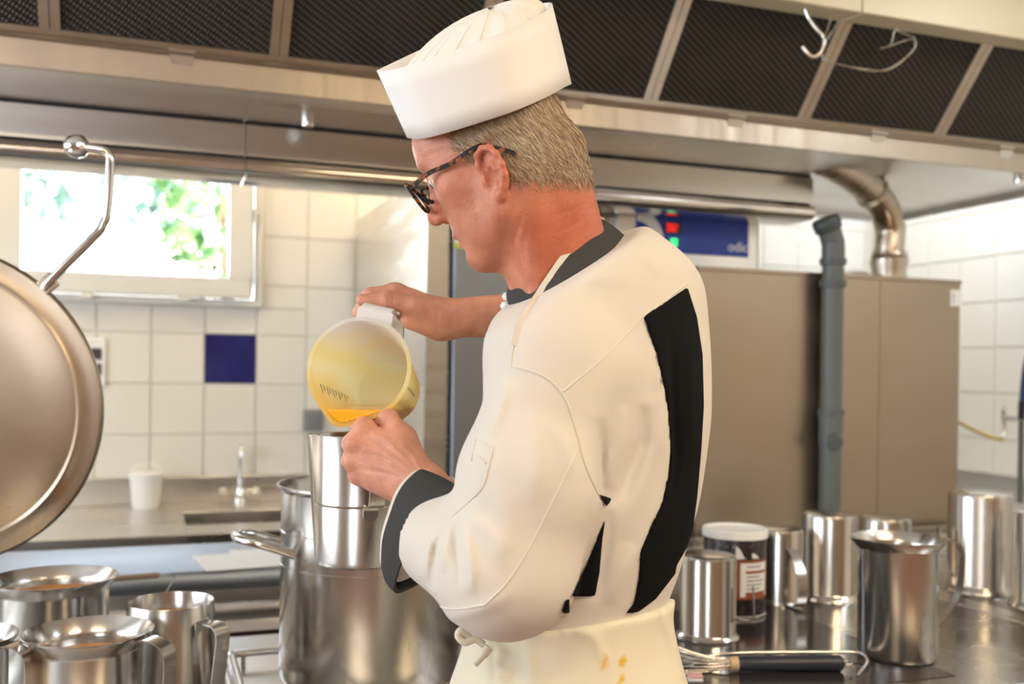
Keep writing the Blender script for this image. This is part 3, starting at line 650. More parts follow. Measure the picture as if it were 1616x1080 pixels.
# ================================================================== POT
pc = at(590, 762, 1.85); PR = .168; PZ0 = LZ + .035; PH = pc[2] - PZ0
pot = thing('stock_pot', 'tall stainless stock pot with tubular side handles on the hob', 'pot', (pc[0], pc[1], PZ0))
prof = [(0, 0), (PR - .012, 0), (PR - .003, .004), (PR, .013), (PR, PH - .012), (PR + .008, PH - .004), (PR + .0085, PH), (PR + .004, PH + .0005),
        (PR - .003, PH - .012), (PR - .003, .02), (PR - .012, .006), (0, .006)]
MB().lathe(prof, 72).build('vessel', M['jug'], pot, smooth=35)
MB().lathe([(0, PH * .80), (PR - .0032, PH * .80), (PR - .0032, PH * .78), (0, PH * .78)], 48).build('soup', M['gravy'], pot, smooth=30)
for zz in (PH * .59, PH * .76): MB().lathe([(PR - .001, zz), (PR + .0012, zz + .001), (PR + .0012, zz + .003), (PR - .001, zz + .004)], 72).build('weld_ring', M['jug'], pot, smooth=60)
for s_, nm in ((1, 'front'), (-1, 'rear')):
    dv = (-RV * .93 - DV * .36) * s_; sd = np.array([-dv[1], dv[0], 0])
    zz = PH * .70
    pts = [dv * (PR - .004) * .9 + sd * .062 + ZV * (zz - .012), dv * (PR + .012) + sd * .060 + ZV * zz, dv * (PR + .05) + sd * .054 + ZV * (zz + .012), dv * (PR + .075) + sd * .03 + ZV * (zz + .016), dv * (PR + .08) + ZV * (zz + .017)]
    pts = pts + [p_ - 2 * sd * (p_ @ sd) for p_ in pts[-2::-1]]
    MB().tube(smooth_path(pts, 6), .0085, 14).build('handle', M['polish'], pot, smooth=60)

# ================================================================== JUGS
def jug(name, label, base, R, H, rz=-20, rim=0.0, flip=False, handle='D', taper=0.0, liquid=None, spout=0.0, spout_dir=math.pi, line=None, group='stainless jugs', hw=.024, rot=None, foot=0.0, hscale=1.0, rimh=.022):
    t = thing(name, label, 'jug', (base[0], base[1], base[2]), (0, 0, math.radians(rz)), group)
    th = .0012
    Rt = R - taper
    pr = [(0, 0), (R - .010, 0), (R - .003, .003), (R, .011)]
    if foot: pr = [(0, .004), (R - .014, .004), (R - .006, 0), (R + foot, .004), (R + foot, .010), (R, .016)]
    if rim: pr += [(Rt, H - rimh), (Rt + rim * .25, H - rimh * .72), (Rt + rim * .95, H - .003), (Rt + rim, H), (Rt + rim - .001, H + .0008), (Rt + rim * .2 - th, H - rimh * .68), (Rt - th, H - rimh - .002)]
    else: pr += [(Rt, H - .001), (Rt - th / 2, H), (Rt - th, H - .001)]
    pr += [(R - th, .013), (R - .012, .004), (0, .004)]
    def sq(r, h_, a):
        if not spout or h_ < H - .045 or r < Rt * .6: return r
        da = (a - spout_dir + math.pi) % (2 * math.pi) - math.pi
        return r + spout * math.exp(-(da / .28) ** 2) * ((h_ - (H - .045)) / .045) ** 1.5
    body = MB().lathe(pr, 56, squash=sq if spout else None)
    objs = [body.build('vessel', M['jug'], t, smooth=35)]
    if line: MB().lathe([(R - .001, H * line), (R + .0016, H * line + .0012), (R + .0016, H * line + .0030), (R - .001, H * line + .0042)], 56).build('ring_line', M['polish'], t, smooth=60)
    if liquid is not None:
        objs.append(MB().lathe([(0, H * liquid), (Rt - th * .9, H * liquid), (Rt - th * .9, H * liquid - .02), (0, H * liquid - .02)], 40).build('sauce', M['gravy'], t, smooth=30))
    hs = hscale
    if handle == 'D':
        path = smooth_path([(Rt + rim * .6, 0, H - .006 if rim else H - .03), (Rt + rim * .6 + .022, 0, H - .004 if rim else H - .026), (Rt + rim * .4 + .045 * hs, 0, H - .016 if rim else H - .04), (Rt + .055 * hs, 0, H - .045 if rim else H - .07), (Rt + .050 * hs, 0, H * .55), (Rt + .030 * hs, 0, H * .38), (Rt + .004 + taper * .7, 0, H * .24)], 5)
        objs.append(MB().strap(path, (0, 1, 0), [hw] * len(path), .0022).build('handle', M['jug'], t, smooth=40))
    elif handle == 'L':           # leaves the wall squarely and hangs free
        path = smooth_path([(Rt + .0005, 0, H - .028), (Rt + .024, 0, H - .026), (Rt + .040, 0, H - .030), (Rt + .047, 0, H - .045), (Rt + .043, 0, H * .6), (Rt + .034, 0, H * .30), (Rt + .03, 0, H * .18)], 5)
        objs.append(MB().strap(path, (0, 1, 0), [hw] * len(path), .0026).build('handle', M['jug'], t, smooth=40))
        objs.append(MB().box((Rt - .004, -hw / 2, H - .05), (Rt + .0025, hw / 2, H - .022)).build('handle_plate', M['jug'], t, bevel=.001))
    elif handle == 'square':      # open square hook handle
        path = [(Rt - .001, 0, H - .045), (Rt + .012, 0, H - .040), (Rt + .028, 0, H - .040), (Rt + .036, 0, H - .046), (Rt + .037, 0, H - .06), (Rt + .034, 0, H * .40), (Rt + .033, 0, H * .36)]
        objs.append(MB().strap(path, (0, 1, 0), [hw] * len(path), .0024).build('handle', M['jug'], t, smooth=40))
    if flip:
        t.rotation_euler = (math.pi, 0, math.radians(rz)); t.location = (base[0], base[1], base[2] + H)
    return t
b = at(140, 996, 1.46); jug('steel_jug', 'stainless jug with flared rim and brown sauce, in front at lower left', (b[0], b[1], LZ), .074, b[2] - LZ, -34, rim=.017, liquid=.82, hw=.03, hscale=1.1, rimh=.026)
b = at(84, 911, 1.75); jug('steel_jug', 'large wide-rimmed stainless jug of sauce below the big round lid', (b[0], b[1], LZ), .092, b[2] - LZ, 150, rim=.016, liquid=.86, rimh=.024)
b = at(270, 948, 1.66); jug('steel_jug', 'rimless tapered stainless jug of orange sauce beside the stock pot', (b[0], b[1], LZ), .082, b[2] - LZ, -48, taper=.013, handle='L', liquid=.86, hw=.03)
b = at(-82, 1006, 1.42); jug('steel_jug', 'stainless jug cut off by the left picture edge', (b[0], b[1], LZ), .078, b[2] - LZ, -30, rim=.013, hw=.03, liquid=.8)
b = on(1415, 1036, 2, RZ); jug('steel_jug', 'upright stainless jug with flared pouring rim right of the whisk', (b[0], b[1], RZ), .0745, .232, -14, rim=.012, spout=.010, spout_dir=math.pi, hw=.020, hscale=1.05, liquid=.2)
def ups(px, py, R, H, rz, label, **k):
    b = on(px, py, 2, RZ); return jug('upturned_jug', label, (b[0], b[1], RZ), R, H, rz, flip=True, group='upturned jugs drying on the range', **k)
ups(1116, 1004, .0585, .172, -40, 'small upturned stainless jug with square handle beside the white apron', rim=.008, handle='square', hw=.016, rimh=.012)
ups(1226, 948, .060, .178, -95, 'upturned stainless jug with front handle right behind the lidded tin', rim=.002, handle='D', hw=.024, rimh=.008)
ups(1308, 942, .066, .208, 60, 'tall upturned stainless jug with bright rim behind the upright jug', rim=.012, handle='D', rimh=.016)
ups(1396, 915, .066, .170, 60, 'upturned stainless jug mostly hidden behind the upright flared jug', rim=.01, handle='D', rimh=.016)
ups(1545, 930, .0775, .252, 165, 'big upturned stainless jug near the right edge, showing its rim', rim=.011, handle='square', rimh=.018, hw=.02)
ups(1650, 958, .072, .228, 0, 'upturned stainless jug cut off by the right picture edge', rim=.010, handle='D', rimh=.018)
# ---- lidded tin
b = on(1158, 968, 2, RZ); TR, TH = .0695, .188
tin = thing('lidded_tin', 'dark printed food tin with white plastic lid among the jugs', 'tin', (b[0], b[1], RZ), (0, 0, math.radians(-110)))
def tin_mat():
    m, nt, bb = nodes_of('dark_speckled_print'); L = nt.links
    tc = nt.nodes.new('ShaderNodeTexCoord'); v = nt.nodes.new('ShaderNodeTexVoronoi'); v.inputs['Scale'].default_value = 95; L.new(tc.outputs['Object'], v.inputs['Vector'])
    r = nt.nodes.new('ShaderNodeValToRGB'); L.new(v.outputs['Distance'], r.inputs[0]); r.color_ramp.elements[0].color = (.5, .4, .4, 1); r.color_ramp.elements[0].position = .05
    r.color_ramp.elements[1].color = (.022, .014, .016, 1); r.color_ramp.elements[1].position = .22; L.new(r.outputs[0], bb.inputs['Base Color']); bb.inputs['Roughness'].default_value = .3; return m
MB().lathe([(0, 0), (TR - .002, 0), (TR, .003), (TR, TH - .004), (TR - .002, TH), (0, TH)], 48).build('can', tin_mat(), tin, smooth=35)
MB().lathe([(0, TH + .004), (TR - .008, TH + .004), (TR - .004, TH + .009), (TR + .003, TH + .009), (TR + .0045, TH + .004), (TR + .0045, TH - .010), (TR + .001, TH - .010), (TR, TH), (0, TH)], 48).build('plastic_lid', M['white'], tin, smooth=35)
MB().lathe([(TR, .002), (TR + .0012, .003), (TR + .0012, .008), (TR, .009)], 48).build('seam_ring', M['alu'], tin, smooth=35)
def patch(name, a0, a1, z0, z1, m, off, poly=None):
    V = []; Fc = []; n = 14
    for k in range(n + 1):
        a = math.radians(a0 + (a1 - a0) * k / n)
        for rr_ in (TR, TR + off):
            for z in (z0, z1): V.append((rr_ * math.cos(a), rr_ * math.sin(a), z))
    for k in range(n):
        q = 4 * k; Fc += [(q + 2, q + 6, q + 7, q + 3), (q, q + 1, q + 5, q + 4), (q + 1, q + 3, q + 7, q + 5), (q, q + 4, q + 6, q + 2)]
    Fc += [(0, 2, 3, 1), (4 * n, 4 * n + 1, 4 * n + 3, 4 * n + 2)]
    return MB().add(V, Fc).build(name, m, tin, smooth=40)
M['brown'] = mat('red_brown_label', (.30, .085, .03), .4, noise=.1); M['label'] = mat('off_white_label', (.80, .78, .76), .5, noise=.03); M['ink'] = mat('grey_ink', (.35, .33, .33), .6, noise=.1)
patch('brown_label', -8, 72, .046, .133, M['brown'], .0006)
patch('white_label', -2, 60, .052, .127, M['label'], .0012)
patch('brown_bar', 8, 56, .104, .110, M['brown'], .0017); patch('brown_bar', 8, 54, .050, .063, M['brown'], .0017)
for k in range(4): patch('text_line', 10, 38 + 6 * (k % 3), .068 + .009 * k, .0715 + .009 * k, M['ink'], .0016)
patch('text_line', 10, 40, .117, .121, M['ink'], .0016)
MB().add([((TR + .001) * math.cos(math.radians(a)), (TR + .001) * math.sin(math.radians(a)), z) for a, z in ((-12, .135), (6, .137), (-2, .156), (-10, .166))], [(0, 1, 2, 3)]).build('white_flash', M['label'], tin)
MB().add([((TR + .001) * math.cos(math.radians(a)), (TR + .001) * math.sin(math.radians(a)), z) for a, z in ((20, .138), (38, .136), (27, .147), (20, .150))], [(0, 1, 2, 3)]).build('white_flash', M['label'], tin)
# ---- whisk and long strap tool
a_ = on(1163, 1048, 2, RZ + .016); b_ = on(1330, 1047, 2, RZ + .016); dv = (b_ - a_) / np.linalg.norm(b_ - a_); sd = np.cross(dv, ZV)
wk = thing('whisk', 'wire whisk with dark blue handle lying before the upright jug', 'whisk', tuple(a_))
MB().tube([a_, a_ + dv * .004, a_ + dv * .08, b_ - dv * .006, b_], [.0125, .0138, .0142, .0152, .010], 20).build('grip', mat('navy_plastic_grip', (.022, .026, .040), .42, noise=.15), wk, smooth=40, world=True)
MB().tube([a_ - dv * .014, a_ + dv * .001], [.012, .0135], 20).build('ferrule', mat('tan_ferrule', (.62, .44, .24), .4, noise=.1), wk, smooth=40, world=True)
MB().tube(smooth_path([b_ - dv * .003 + sd * .006, b_ + dv * .010 + sd * .008, b_ + dv * .018, b_ + dv * .010 - sd * .008, b_ - dv * .003 - sd * .006], 5), .0016, 8).build('hanging_loop', M['polish'], wk, smooth=60, world=True)
for k in range(9):
    an = math.pi * k / 9; wv = math.cos(an) * sd + math.sin(an) * ZV
    s0 = a_ - dv * .012; lift = np.array([0, 0, .010])
    pts = [s0 + wv * .008, s0 - dv * .06 + wv * .018, s0 - dv * .14 + wv * .034 + lift, s0 - dv * .20 + wv * .030 + lift * 1.6, s0 - dv * .235 + lift * 2, s0 - dv * .20 - wv * .030 + lift * 1.6, s0 - dv * .14 - wv * .034 + lift, s0 - dv * .06 - wv * .018, s0 - wv * .008]
    pts = [np.array([p_[0], p_[1], max(p_[2], RZ + .003)]) for p_ in pts]
    MB().tube(smooth_path(pts, 5), .0011, 6).build('wire_loop', M['polish'], wk, smooth=60, world=True)
tl = thing('strap_tool', 'long flat steel tool handle with hooked end behind the whisk', 'utensil', tuple(on(1250, 1035, 2, RZ)))
pts = [on(1075, 1043, 2, RZ + .003), on(1120, 1036, 2, RZ + .012), on(1170, 1031, 2, RZ + .014), on(1260, 1030, 2, RZ + .014), on(1345, 1030, 2, RZ + .013), on(1362, 1034, 2, RZ + .012), on(1369, 1044, 2, RZ + .009), on(1362, 1056, 2, RZ + .005), on(1353, 1068, 2, RZ + .003)]
MB().tube(smooth_path(pts, 5), .0036, 10).build('handle_rod', M['polish'], tl, smooth=60, world=True)
c_ = on(1060, 1047, 2, RZ + .004); MB().lathe([(0, 0), (.03, .001), (.044, .006), (.046, .008), (.043, .0075), (.03, .0025), (0, .0015)], 24, c_ - ZV * .004).build('dish', M['polish'], tl, smooth=40, world=True)
sp = on(1098, 1076, 2, RZ); sg = thing('sponge_block', 'small white and pink block next to the apron hem', 'sponge', tuple(sp), (0, 0, -.4))
MB().box((-.015, -.012, 0), (.012, .012, .009)).build('white_layer', M['white'], sg, bevel=.004); MB().box((-.015, -.012, .009), (.012, .012, .012)).build('pink_layer', mat('pink_foam', (.78, .42, .42), .8, noise=.1), sg, bevel=.002)

# ================================================================== BIG HINGED LID
LC = at(-106, 643, 1.92); LR = 258 / F_PX * 1.92
nrm = -DV * .97 + RV * .1 - ZV * .10; nrm /= np.linalg.norm(nrm); lx_ = np.cross(ZV, nrm); lx_ /= np.linalg.norm(lx_); ly_ = np.cross(nrm, lx_)
ld = thing('kettle_lid', 'big round stainless lid standing open at the left with bent arm', 'lid', tuple(LC))
M['lid'] = mat('smoky_lid_steel', (.52, .42, .32), .32, 1, rnoise=.08, nscale=3, noise=.12)
MB().lathe([(0, .022), (LR * .3, .021), (LR * .6, .016), (LR * .80, .008), (LR * .845, .004), (LR * .865, .0095), (LR * .885, .004), (LR * .95, .002), (LR * .985, .0), (LR, -.006), (LR, -.012), (LR * .98, -.010), (LR * .8, -.002), (0, .012)], 96, LC, (lx_, ly_, nrm)).build('disc', M['lid'], ld, smooth=40, world=True)
dz = 1.90
arm = [at(70, 456, dz), at(82, 440, dz - .005), at(150, 372, dz - .01), at(163, 352, dz - .01), at(169, 330, dz - .01), at(174, 258, dz - .01), at(170, 242, dz - .01), at(158, 236, dz - .012), at(128, 232, dz - .02)]
MB().tube(smooth_path(arm, 6), .0085, 14).build('arm', M['polish'], ld, smooth=60, world=True)
kc = at(122, 231, dz - .02); MB().lathe([(0, -.024), (.012, -.022), (.020, -.013), (.0225, 0), (.020, .012), (.012, .018), (.010, .016), (0, .016)], 24, kc, (DV, ZV, RV)).build('ball_knob', M['polish'], ld, smooth=40, world=True)
MB().obox(at(76, 448, dz), RV * .010 - ZV * .012, DV * .004, RV * .012 + ZV * .010).build('arm_foot', M['lid'], ld, world=True, bevel=.002)
hp_ = LC - lx_ * (LR * -1.0) * 1; hpost = np.array([LC[0] - RV[0] * LR * 1.02, LC[1] - RV[1] * LR * 1.02, 0])
MB().tube([(hpost[0], hpost[1], LZ), (hpost[0], hpost[1], LC[2] + .06)], .02, 16).build('hinge_post', M['steel'], ld, smooth=40, world=True)
for dzz in (-.04, .03): MB().tube([(hpost[0], hpost[1], LC[2] + dzz), LC - RV * LR * .9 + ZV * dzz - nrm * .006], .012, 12).build('hinge_arm', M['steel'], ld, smooth=40, world=True)
# ================================================================== SIGNED-DISTANCE MODELLING FOR THE FIGURE
class Grid:
    def __init__(s, lo, hi, res):
        s.lo = np.asarray(lo, float); s.res = res; s.n = np.ceil((np.asarray(hi) - s.lo) / res).astype(int) + 1
        s.D = np.full(s.n, 1.0, np.float32)
    def window(s, lo, hi):
        a = np.clip(np.floor((lo - s.lo) / s.res).astype(int), 0, s.n); b = np.clip(np.ceil((hi - s.lo) / s.res).astype(int) + 1, 0, s.n)
        if (b <= a).any(): return None
        sl = tuple(slice(i, j) for i, j in zip(a, b))
        ax = [s.lo[k] + s.res * np.arange(a[k], b[k]) for k in range(3)]
        return sl, ax[0][:, None, None], ax[1][None, :, None], ax[2][None, None, :]
    def put(s, prim, k=.0, op='u'):
        lo, hi, fn = prim; pad = k + 3 * s.res
        w = s.window(lo - pad, hi + pad)
        if w is None: return s
        sl, X, Y, Z = w; d = fn(X, Y, Z).astype(np.float32); D = s.D[sl]
        if op == 'u':
            r = np.minimum(D, d)
            if k: hh = np.maximum(k - np.abs(D - d), 0) / k; r = r - hh * hh * k * .25
        elif op == 's':
            r = np.maximum(D, -d)
            if k: hh = np.maximum(k - np.abs(D + d), 0) / k; r = r + hh * hh * k * .25
        s.D[sl] = r; return s
    def band(s, width):
        I = np.argwhere(np.abs(s.D) < width); return I, s.lo + I * s.res
    def mesh(s):
        D = s.D; S = D < 0
        c = np.zeros(np.array(D.shape) - 1, np.int8)
        offs = [(i, j, k) for i in (0, 1) for j in (0, 1) for k in (0, 1)]
        nx, ny, nz = c.shape
        for i, j, k in offs: c += S[i:i + nx, j:j + ny, k:k + nz]
        I = np.argwhere((c > 0) & (c < 8)); ids = np.full(c.shape, -1, np.int64); ids[I[:, 0], I[:, 1], I[:, 2]] = np.arange(len(I))
        vals = np.stack([D[I[:, 0] + o[0], I[:, 1] + o[1], I[:, 2] + o[2]] for o in offs], 1).astype(np.float64)
        acc = np.zeros((len(I), 3)); cnt = np.zeros(len(I))
        O = np.array(offs, float)
        for a in range(8):
            for b in range(a + 1, 8):
                if abs(O[a] - O[b]).sum() != 1: continue
                va, vb = vals[:, a], vals[:, b]; m = (va < 0) != (vb < 0); t = np.where(m, va / np.where(m, va - vb, 1), 0)
                acc += np.where(m[:, None], O[a] + t[:, None] * (O[b] - O[a]), 0); cnt += m
        V = s.lo + (I + acc / np.maximum(cnt, 1)[:, None]) * s.res
        Fs = []
        for ax in range(3):
            sl0 = [slice(None)] * 3; sl1 = [slice(None)] * 3; sl0[ax] = slice(0, -1); sl1[ax] = slice(1, None)
            E = S[tuple(sl0)] != S[tuple(sl1)]; J = np.argwhere(E); u, v = (ax + 1) % 3, (ax + 2) % 3
            ok = (J[:, u] > 0) & (J[:, v] > 0) & (J[:, u] < c.shape[u]) & (J[:, v] < c.shape[v]); J = J[ok]
            def cell(du, dv):
                q = J.copy(); q[:, u] += du; q[:, v] += dv; return ids[q[:, 0], q[:, 1], q[:, 2]]
            Q = np.stack([cell(-1, -1), cell(0, -1), cell(0, 0), cell(-1, 0)], 1)
            flip = ~S[tuple(J.T)]; Q[flip] = Q[flip][:, ::-1]; Fs.append(Q)
        Fq = np.concatenate(Fs); Fq = Fq[(Fq >= 0).all(1)]
        return V, Fq
def mesh_from(name, V, Q, m, parent=None, smooth=True):
    me = bpy.data.meshes.new(name); nf = len(Q)
    me.vertices.add(len(V)); me.vertices.foreach_set('co', np.asarray(V, np.float32).ravel())
    me.loops.add(nf * 4); me.loops.foreach_set('vertex_index', np.asarray(Q, np.int32).ravel())
    me.polygons.add(nf); me.polygons.foreach_set('loop_start', np.arange(0, nf * 4, 4, dtype=np.int32)); me.polygons.foreach_set('loop_total', np.full(nf, 4, np.int32))
    me.update(calc_edges=True); me.validate()
    if smooth: me.polygons.foreach_set('use_smooth', np.ones(len(me.polygons), bool))
    me.materials.append(m); o = bpy.data.objects.new(name, me); link(o, parent); return o
def cap(a, b, ra, rb=None):
    a, b = np.asarray(a, float), np.asarray(b, float); rb = ra if rb is None else rb; ba = b - a; L2 = ba @ ba + 1e-12; R = max(ra, rb)
    def fn(X, Y, Z):
        x, y, z = X - a[0], Y - a[1], Z - a[2]; t = np.clip((x * ba[0] + y * ba[1] + z * ba[2]) / L2, 0, 1)
        return np.sqrt((x - t * ba[0]) ** 2 + (y - t * ba[1]) ** 2 + (z - t * ba[2]) ** 2) - (ra + (rb - ra) * t)
    return np.minimum(a, b) - R, np.maximum(a, b) + R, fn
def ell(c, axes, r):
    c = np.asarray(c, float); A = [np.asarray(a, float) for a in axes]; R = max(r)
    def fn(X, Y, Z):
        x, y, z = X - c[0], Y - c[1], Z - c[2]; q = [x * a[0] + y * a[1] + z * a[2] for a in A]
        k0 = np.sqrt(sum((q[i] / r[i]) ** 2 for i in range(3))); k1 = np.sqrt(sum((q[i] / r[i] ** 2) ** 2 for i in range(3)))
        return k0 * (k0 - 1) / np.maximum(k1, 1e-6)
    return c - R, c + R, fn
def ball(c, r): return cap(c, np.asarray(c) + 1e-5, r)
def chain(g, pts, rs, k, kb=None):
    for i in range(len(pts) - 1): g.put(cap(pts[i], pts[i + 1], rs[i], rs[i + 1]), k if (i == 0 and kb is None) else (kb if i else k))
def pix_dist(P, poly, along=False):
    px, py, _ = project(P); best = np.full(len(px), 1e9); par = np.zeros(len(px)); done = 0.0
    tot = sum(math.hypot(b[0] - a[0], b[1] - a[1]) for a, b in zip(poly[:-1], poly[1:]))
    for (x0, y0), (x1, y1) in zip(poly[:-1], poly[1:]):
        dx, dy = x1 - x0, y1 - y0; t = np.clip(((px - x0) * dx + (py - y0) * dy) / (dx * dx + dy * dy), 0, 1)
        d = np.hypot(px - x0 - t * dx, py - y0 - t * dy); par = np.where(d < best, (done + t * math.hypot(dx, dy)) / tot, par); best = np.minimum(best, d); done += math.hypot(dx, dy)
    return (best, par) if along else best
def poly_sd(px, py, poly):
    """signed pixel distance to a closed polygon, negative inside"""
    best = np.full(px.shape, 1e9); ins = np.zeros(px.shape, bool); n = len(poly)
    for i in range(n):
        x0, y0 = poly[i]; x1, y1 = poly[(i + 1) % n]; dx, dy = x1 - x0, y1 - y0
        t = np.clip(((px - x0) * dx + (py - y0) * dy) / (dx * dx + dy * dy), 0, 1); best = np.minimum(best, np.hypot(px - x0 - t * dx, py - y0 - t * dy))
        cr = ((y0 > py) != (y1 > py)) & (px < (x1 - x0) * (py - y0) / (y1 - y0 + 1e-12) + x0); ins ^= cr
    return np.where(ins, -best, best)
def folds(g, lst, width=.02, zmax=None):
    I, P = g.band(width); d = np.zeros(len(P)); _, _, Zd = project(P)
    for poly, w, amp in lst:
        dd, tt = pix_dist(P, poly, True)
        e = np.exp(-(dd / w) ** 2) * amp * np.sin(np.pi * np.clip(tt, 0, 1)) ** .7
        if zmax: e = np.where(Zd < zmax, e, 0)
        d += e
    g.D[I[:, 0], I[:, 1], I[:, 2]] -= d.astype(np.float32)
def ripple(g, amp, sc, seed=0, width=.02):
    r_ = np.random.default_rng(seed); I, P = g.band(width); d = np.zeros(len(P))
    for k in range(7):
        w = r_.normal(size=3) * sc; w[2] *= .45; wp_ = r_.normal(size=3) * sc * .5
        d += np.sin(P @ w + 1.6 * np.sin(P @ wp_ + r_.random() * 6) + r_.random() * 6)
    g.D[I[:, 0], I[:, 1], I[:, 2]] -= (amp * d / 3).astype(np.float32)

# ------------------------------------------------------------------ materials of the figure
def skin_mat():
    m, nt, b = nodes_of('skin'); L = nt.links
    at_ = nt.nodes.new('ShaderNodeAttribute'); at_.attribute_name = 'tint'
    tc = nt.nodes.new('ShaderNodeTexCoord'); n = nt.nodes.new('ShaderNodeTexNoise'); n.inputs['Scale'].default_value = 45; n.inputs['Detail'].default_value = 6
    L.new(tc.outputs['Object'], n.inputs['Vector'])
    r = nt.nodes.new('ShaderNodeValToRGB'); L.new(n.outputs['Fac'], r.inputs[0])
    r.color_ramp.elements[0].position = .3; r.color_ramp.elements[0].color = (.84, .76, .74, 1); r.color_ramp.elements[1].position = .7; r.color_ramp.elements[1].color = (1.06, 1.05, 1.04, 1)
    mx = nt.nodes.new('ShaderNodeMixRGB'); mx.blend_type = 'MULTIPLY'; mx.inputs[0].default_value = 1; L.new(at_.outputs['Color'], mx.inputs[1]); L.new(r.outputs[0], mx.inputs[2])
    L.new(mx.outputs[0], b.inputs['Base Color']); b.inputs['Roughness'].default_value = .48; b.inputs['Specular IOR Level'].default_value = .4
    b.inputs['Subsurface Weight'].default_value = .25; b.inputs['Subsurface Radius'].default_value = (1, .3, .15); b.inputs['Subsurface Scale'].default_value = .008
    v = nt.nodes.new('ShaderNodeTexVoronoi'); v.inputs['Scale'].default_value = 420; L.new(tc.outputs['Object'], v.inputs['Vector'])
    n3 = nt.nodes.new('ShaderNodeTexNoise'); n3.inputs['Scale'].default_value = 160; n3.inputs['Detail'].default_value = 4; L.new(tc.outputs['Object'], n3.inputs['Vector'])
    ad = nt.nodes.new('ShaderNodeMath'); ad.operation = 'ADD'; L.new(v.outputs['Distance'], ad.inputs[0]); L.new(n3.outputs['Fac'], ad.inputs[1])
    bp = nt.nodes.new('ShaderNodeBump'); bp.inputs['Strength'].default_value = .35; bp.inputs['Distance'].default_value = .0012; L.new(ad.outputs[0], bp.inputs['Height']); L.new(bp.outputs[0], b.inputs['Normal'])
    return m
def cloth_mat(name, col, noise=.03, weave=900, rough=.85, sheen=.12):
    m, nt, b = nodes_of(name); L = nt.links; tc = nt.nodes.new('ShaderNodeTexCoord')
    n = nt.nodes.new('ShaderNodeTexNoise'); n.inputs['Scale'].default_value = 9; n.inputs['Detail'].default_value = 6; L.new(tc.outputs['Object'], n.inputs['Vector'])
    r = nt.nodes.new('ShaderNodeValToRGB'); L.new(n.outputs['Fac'], r.inputs[0]); r.color_ramp.elements[0].color = (*[c * (1 - noise * 2) for c in col], 1); r.color_ramp.elements[1].color = (*col, 1)
    L.new(r.outputs[0], b.inputs['Base Color']); b.inputs['Roughness'].default_value = rough; b.inputs['Sheen Weight'].default_value = sheen; b.inputs['Specular IOR Level'].default_value = .25 if sheen else .12
    n2 = nt.nodes.new('ShaderNodeTexNoise'); n2.inputs['Scale'].default_value = 38; n2.inputs['Detail'].default_value = 3; L.new(tc.outputs['Object'], n2.inputs['Vector'])
    n3 = nt.nodes.new('ShaderNodeTexNoise'); n3.inputs['Scale'].default_value = weave; L.new(tc.outputs['Object'], n3.inputs['Vector'])
    b1 = nt.nodes.new('ShaderNodeBump'); b1.inputs['Strength'].default_value = .12; b1.inputs['Distance'].default_value = .004; L.new(n2.outputs['Fac'], b1.inputs['Height'])
    b2 = nt.nodes.new('ShaderNodeBump'); b2.inputs['Strength'].default_value = .15; b2.inputs['Distance'].default_value = .0004; L.new(n3.outputs['Fac'], b2.inputs['Height']); L.new(b1.outputs[0], b2.inputs['Normal'])
    L.new(b2.outputs[0], b.inputs['Normal']); return m
M['skin'] = skin_mat(); M['jacket'] = cloth_mat('white_cotton_jacket', (.71, .655, .58)); M['blackcloth'] = cloth_mat('black_cotton', (.004, .0045, .005), rough=.8, sheen=0); M['greycloth'] = cloth_mat('charcoal_cotton', (.058, .058, .056), sheen=0)
M['seam'] = cloth_mat('jacket_seam', (.74, .69, .60)); M['papercap'] = mat('stiff_white_paper', (.84, .82, .79), .7, 0, noise=.015, nscale=6); M['tissue'] = cloth_mat('crepe_tissue', (.84, .80, .72), .02, 300)
